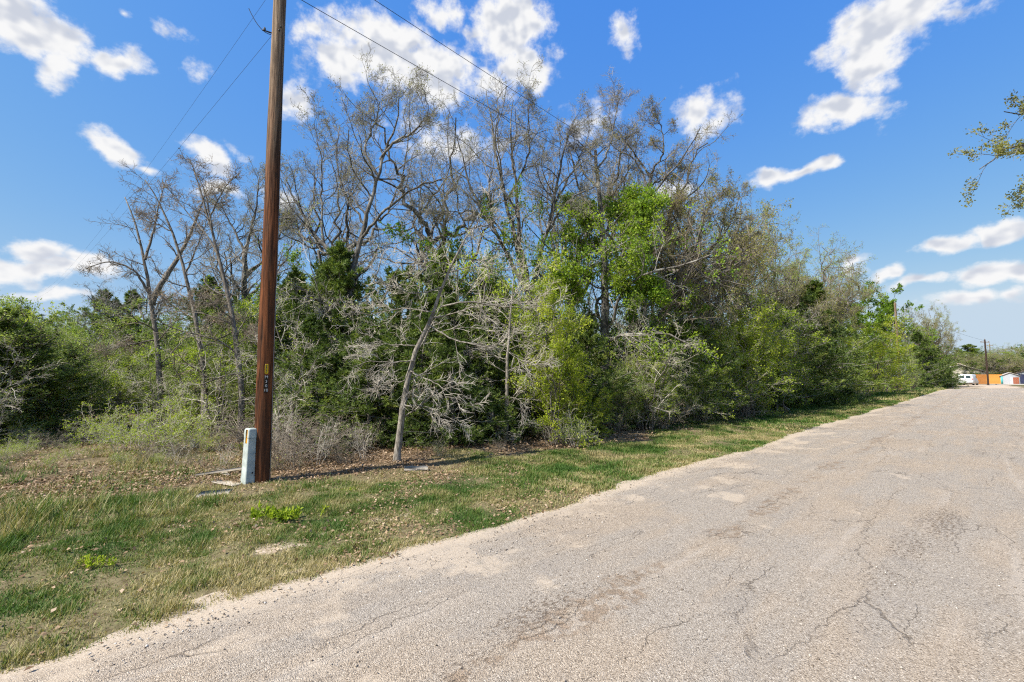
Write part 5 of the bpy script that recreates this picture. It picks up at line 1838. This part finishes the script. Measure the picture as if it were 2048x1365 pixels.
def gable(o, w, d, h, rise, wall, roof, over=.25, t=.10):
    """box walls with gable ends on -y/+y; parts added to o"""
    g_ = Geo()
    hw, hd = w / 2, d / 2
    V = [(-hw, -hd, 0), (hw, -hd, 0), (hw, hd, 0), (-hw, hd, 0), (-hw, -hd, h), (hw, -hd, h), (hw, hd, h), (-hw, hd, h), (0, -hd, h + rise), (0, hd, h + rise)]
    g_.add(V, [[0, 1, 5, 4], [2, 3, 7, 6], [1, 2, 6, 5], [3, 0, 4, 7]], [[4, 5, 8], [6, 7, 9]])
    link_mesh('wall', g_.mesh('wall', wall, False), o)
    gr_ = Geo()
    sl = math.hypot(hw, rise); dx, dz = hw / sl, rise / sl
    for sgn in (-1, 1):
        ex = (hw + over * dx) * sgn; ez = h - over * dz
        nx_, nz_ = dz * sgn, dx
        V = []
        for yy in (-hd - over, hd + over):
            for (px_, pz_) in ((ex, ez + .02), (0, h + rise + .02)):
                V.append((px_, yy, pz_)); V.append((px_ + nx_ * t * (1 if px_ else 0), yy, pz_ + (nz_ * t if px_ else t * 1.1)))
        gr_.add(V, [[0, 2, 3, 1], [4, 5, 7, 6], [1, 3, 7, 5], [0, 4, 6, 2], [0, 1, 5, 4], [2, 6, 7, 3]])
    return link_mesh('roof', gr_.mesh('roof', roof, False), o)


def house():
    p = at(1909, 770, 98)
    o = thing('house', 'cream house with a light gabled roof half hidden behind the white van', 'house', (p[0], p[1], 0), R(-30))
    rf = gable(o, 7.6, 9.5, 2.3, 1.5, M['cream'], M['roof_light'], .35)
    gch = Geo(); box(gch, (0.4, -2.0, 3.7), (.55, .55, 1.1), bevel=.02)
    link_mesh('chimney', gch.mesh('chimney', M['roof_brown'], False), rf)
    for xx in (-2.0, 1.8):
        gw = Geo(); box(gw, (xx, -4.77, 1.4), (1.1, .06, 1.1)); w_ = link_mesh('window', gw.mesh('window', M['van_white'], False), o)
        gw = Geo(); box(gw, (xx, -4.81, 1.4), (.95, .03, .95)); link_mesh('pane', gw.mesh('pane', M['glass_dark'], False), w_)


house()


def van():
    p = at(1931, 770, 80)
    yaw = math.atan2(p[1], p[0]) - R(90) - R(9)
    o = thing('white_van', 'white van parked with its rear to the road at the wood end', 'van', (p[0], p[1], 0.0), yaw)
    # length along +y (away), rear at y=0; section rounded
    W, L, H = 2.02, 5.0, 1.62
    sec = [(-.50, .0), (-.50, .42), (-.485, .62), (-.43, .93), (-.38, .985), (-.2, 1.0), (.2, 1.0), (.38, .985), (.43, .93), (.485, .62), (.50, .42), (.50, .0)]
    g_ = Geo(); V = []; k = len(sec)
    stations = [(0.0, .97, .30, .93), (.06, 1.0, .28, .985), (.3, 1.0, .26, 1.0), (3.2, 1.0, .26, 1.0), (3.6, .99, .26, .95), (4.1, .97, .27, .52), (4.9, .93, .30, .44), (5.0, .88, .34, .38)]
    for (yy, wf, z0, hf) in stations:
        for (sx, sz) in sec:
            V.append((sx * W * wf, yy, z0 + sz * H * hf))
    q = [[a * k + j, a * k + j + 1, (a + 1) * k + j + 1, (a + 1) * k + j] for a in range(len(stations) - 1) for j in range(k - 1)]
    q += [[a * k + k - 1, a * k, (a + 1) * k, (a + 1) * k + k - 1] for a in range(len(stations) - 1)]
    tr = [[0, j + 1, j] for j in range(1, k - 1)] + [[(len(stations) - 1) * k, (len(stations) - 1) * k + j, (len(stations) - 1) * k + j + 1] for j in range(1, k - 1)]
    g_.add(V, q, tr)
    body = link_mesh('body', g_.mesh('body', M['van_white'], False), o)
    for sx in (-1, 1):
        gw = Geo(); box(gw, (sx * .40, -.012, 1.42), (.58, .03, .44), bevel=.012)
        link_mesh('rear_window', gw.mesh('rear_window', M['glass_dark'], False), o)
        gt = Geo(); box(gt, (sx * .89, -.005, 1.02), (.11, .05, .28), bevel=.01)
        link_mesh('tail_lamp', gt.mesh('tail_lamp', M['red'], False), o)
        gd = Geo(); box(gd, (sx * .985 + sx * .012, 3.0, 1.4), (.03, .9, .42), bevel=.01)
        link_mesh('side_window', gd.mesh('side_window', M['glass_dark'], False), o)
        for yy in (.95, 4.05):
            th = np.linspace(0, 2 * math.pi, 19)[:-1]
            gq = Geo()
            tubes(gq, np.array([[[sx * .98, yy, .34], [sx * .95, yy, .34], [sx * .74, yy, .34], [sx * .72, yy, .34]]]), np.array([[.28, .34, .34, .28]]), 18, cap=True)
            wh = link_mesh('wheel', gq.mesh('wheel', M['black']), o)
            gh = Geo(); tubes(gh, np.array([[[sx * .86, yy, .34], [sx * .985, yy, .34], [sx * .992, yy, .34]]]), np.array([[.2, .2, .12]]), 14, cap=True)
            link_mesh('hub', gh.mesh('hub', M['metal']), wh)
    gb = Geo(); box(gb, (0, -.07, .50), (1.9, .16, .17), bevel=.03); link_mesh('bumper', gb.mesh('bumper', M['van_white'], False), o)
    gb = Geo(); box(gb, (0, .4, .33), (1.7, .9, .16)); link_mesh('underbody', gb.mesh('underbody', M['black'], False), o)
    gb = Geo(); box(gb, (0, -.004, 1.25), (.02, .02, 1.0)); link_mesh('door_seam', gb.mesh('door_seam', M['ink'], False), o)
    gb = Geo(); box(gb, (.12, -.03, 1.02), (.10, .04, .05), bevel=.01); link_mesh('door_handle', gb.mesh('door_handle', M['black'], False), o)
    gb = Geo(); box(gb, (-.42, -.02, .92), (.34, .02, .17)); link_mesh('number_plate', gb.mesh('number_plate', M['concrete_pale'], False), o)


van()


def shed():
    p = at(2019, 770, 88)
    o = thing('garden_shed', 'small pale grey shed with pitched roof right of the orange fence', 'shed', (p[0], p[1], 0), R(-42))
    gable(o, 2.5, 3.2, 1.55, .62, M['wall_grey'], M['roof_light'], .18, .07)
    gt = Geo(); box(gt, (-1.10, -1.615, .75), (.26, .05, 1.45)); link_mesh('trim_board', gt.mesh('trim_board', M['teal'], False), o)
    gt = Geo(); box(gt, (-1.265, .2, .75), (.04, 2.6, 1.35)); link_mesh('side_panel', gt.mesh('side_panel', M['teal'], False), o)
    gt = Geo(); box(gt, (.35, -1.62, .72), (.8, .05, 1.38), bevel=.01); d_ = link_mesh('door', gt.mesh('door', M['wall_grey'], False), o)
    gt = Geo(); box(gt, (.05, -1.66, .75), (.04, .04, .10)); link_mesh('handle', gt.mesh('handle', M['ink'], False), d_)
    # red-brown board gate
    p2 = at(2033, 770, 85)
    o2 = thing('board_gate', 'short red brown wooden gate right of the grey shed', 'gate', (p2[0], p2[1], 0), R(-44))
    for i in range(6):
        gp_ = Geo(); box(gp_, (-.32 + i * .128, 0, .68), (.12, .03, 1.3), bevel=.006)
        link_mesh('board', gp_.mesh('board', M['red_brown'], False), o2)
    for zz in (.3, 1.05):
        gp_ = Geo(); box(gp_, (0, .03, zz), (.78, .03, .09)); link_mesh('rail', gp_.mesh('rail', M['red_brown'], False), o2)
    # garage at the picture's edge; its shaded opening is a panel coloured dark
    p3 = at(2062, 770, 92)
    o3 = thing('garage', 'pale garage with a dark shaded opening at the right picture edge', 'garage', (p3[0], p3[1], 0), R(-47))
    gable(o3, 4.0, 5.0, 2.1, .7, M['wall_grey'], M['roof_brown'], .25, .08)
    gt = Geo(); box(gt, (-.6, -2.53, .95), (2.2, .05, 1.9), bevel=.01); d_ = link_mesh('door', gt.mesh('door', M['navy'], False), o3)  # flat panel across the opening, interior shade put into its colour
    gt = Geo(); box(gt, (-.6, -2.57, .5), (.2, .03, .05)); link_mesh('handle', gt.mesh('handle', M['metal'], False), d_)
    # pale concrete drive in front
    a = at(2028, 770, 78); gq = Geo()
    box(gq, (0, 0, 0), (9, 4.5, .05), rz=R(-44), bevel=.01)
    dr = link_mesh('driveway', gq.mesh('driveway', M['concrete_pale'], False), loc=(a[0] + 5, a[1] + 3.0, .085), kind='structure')


shed()
print('objects', len(bpy.data.objects), 'tris', sum(len(m.loops) - 2 * len(m.polygons) for m in bpy.data.meshes))
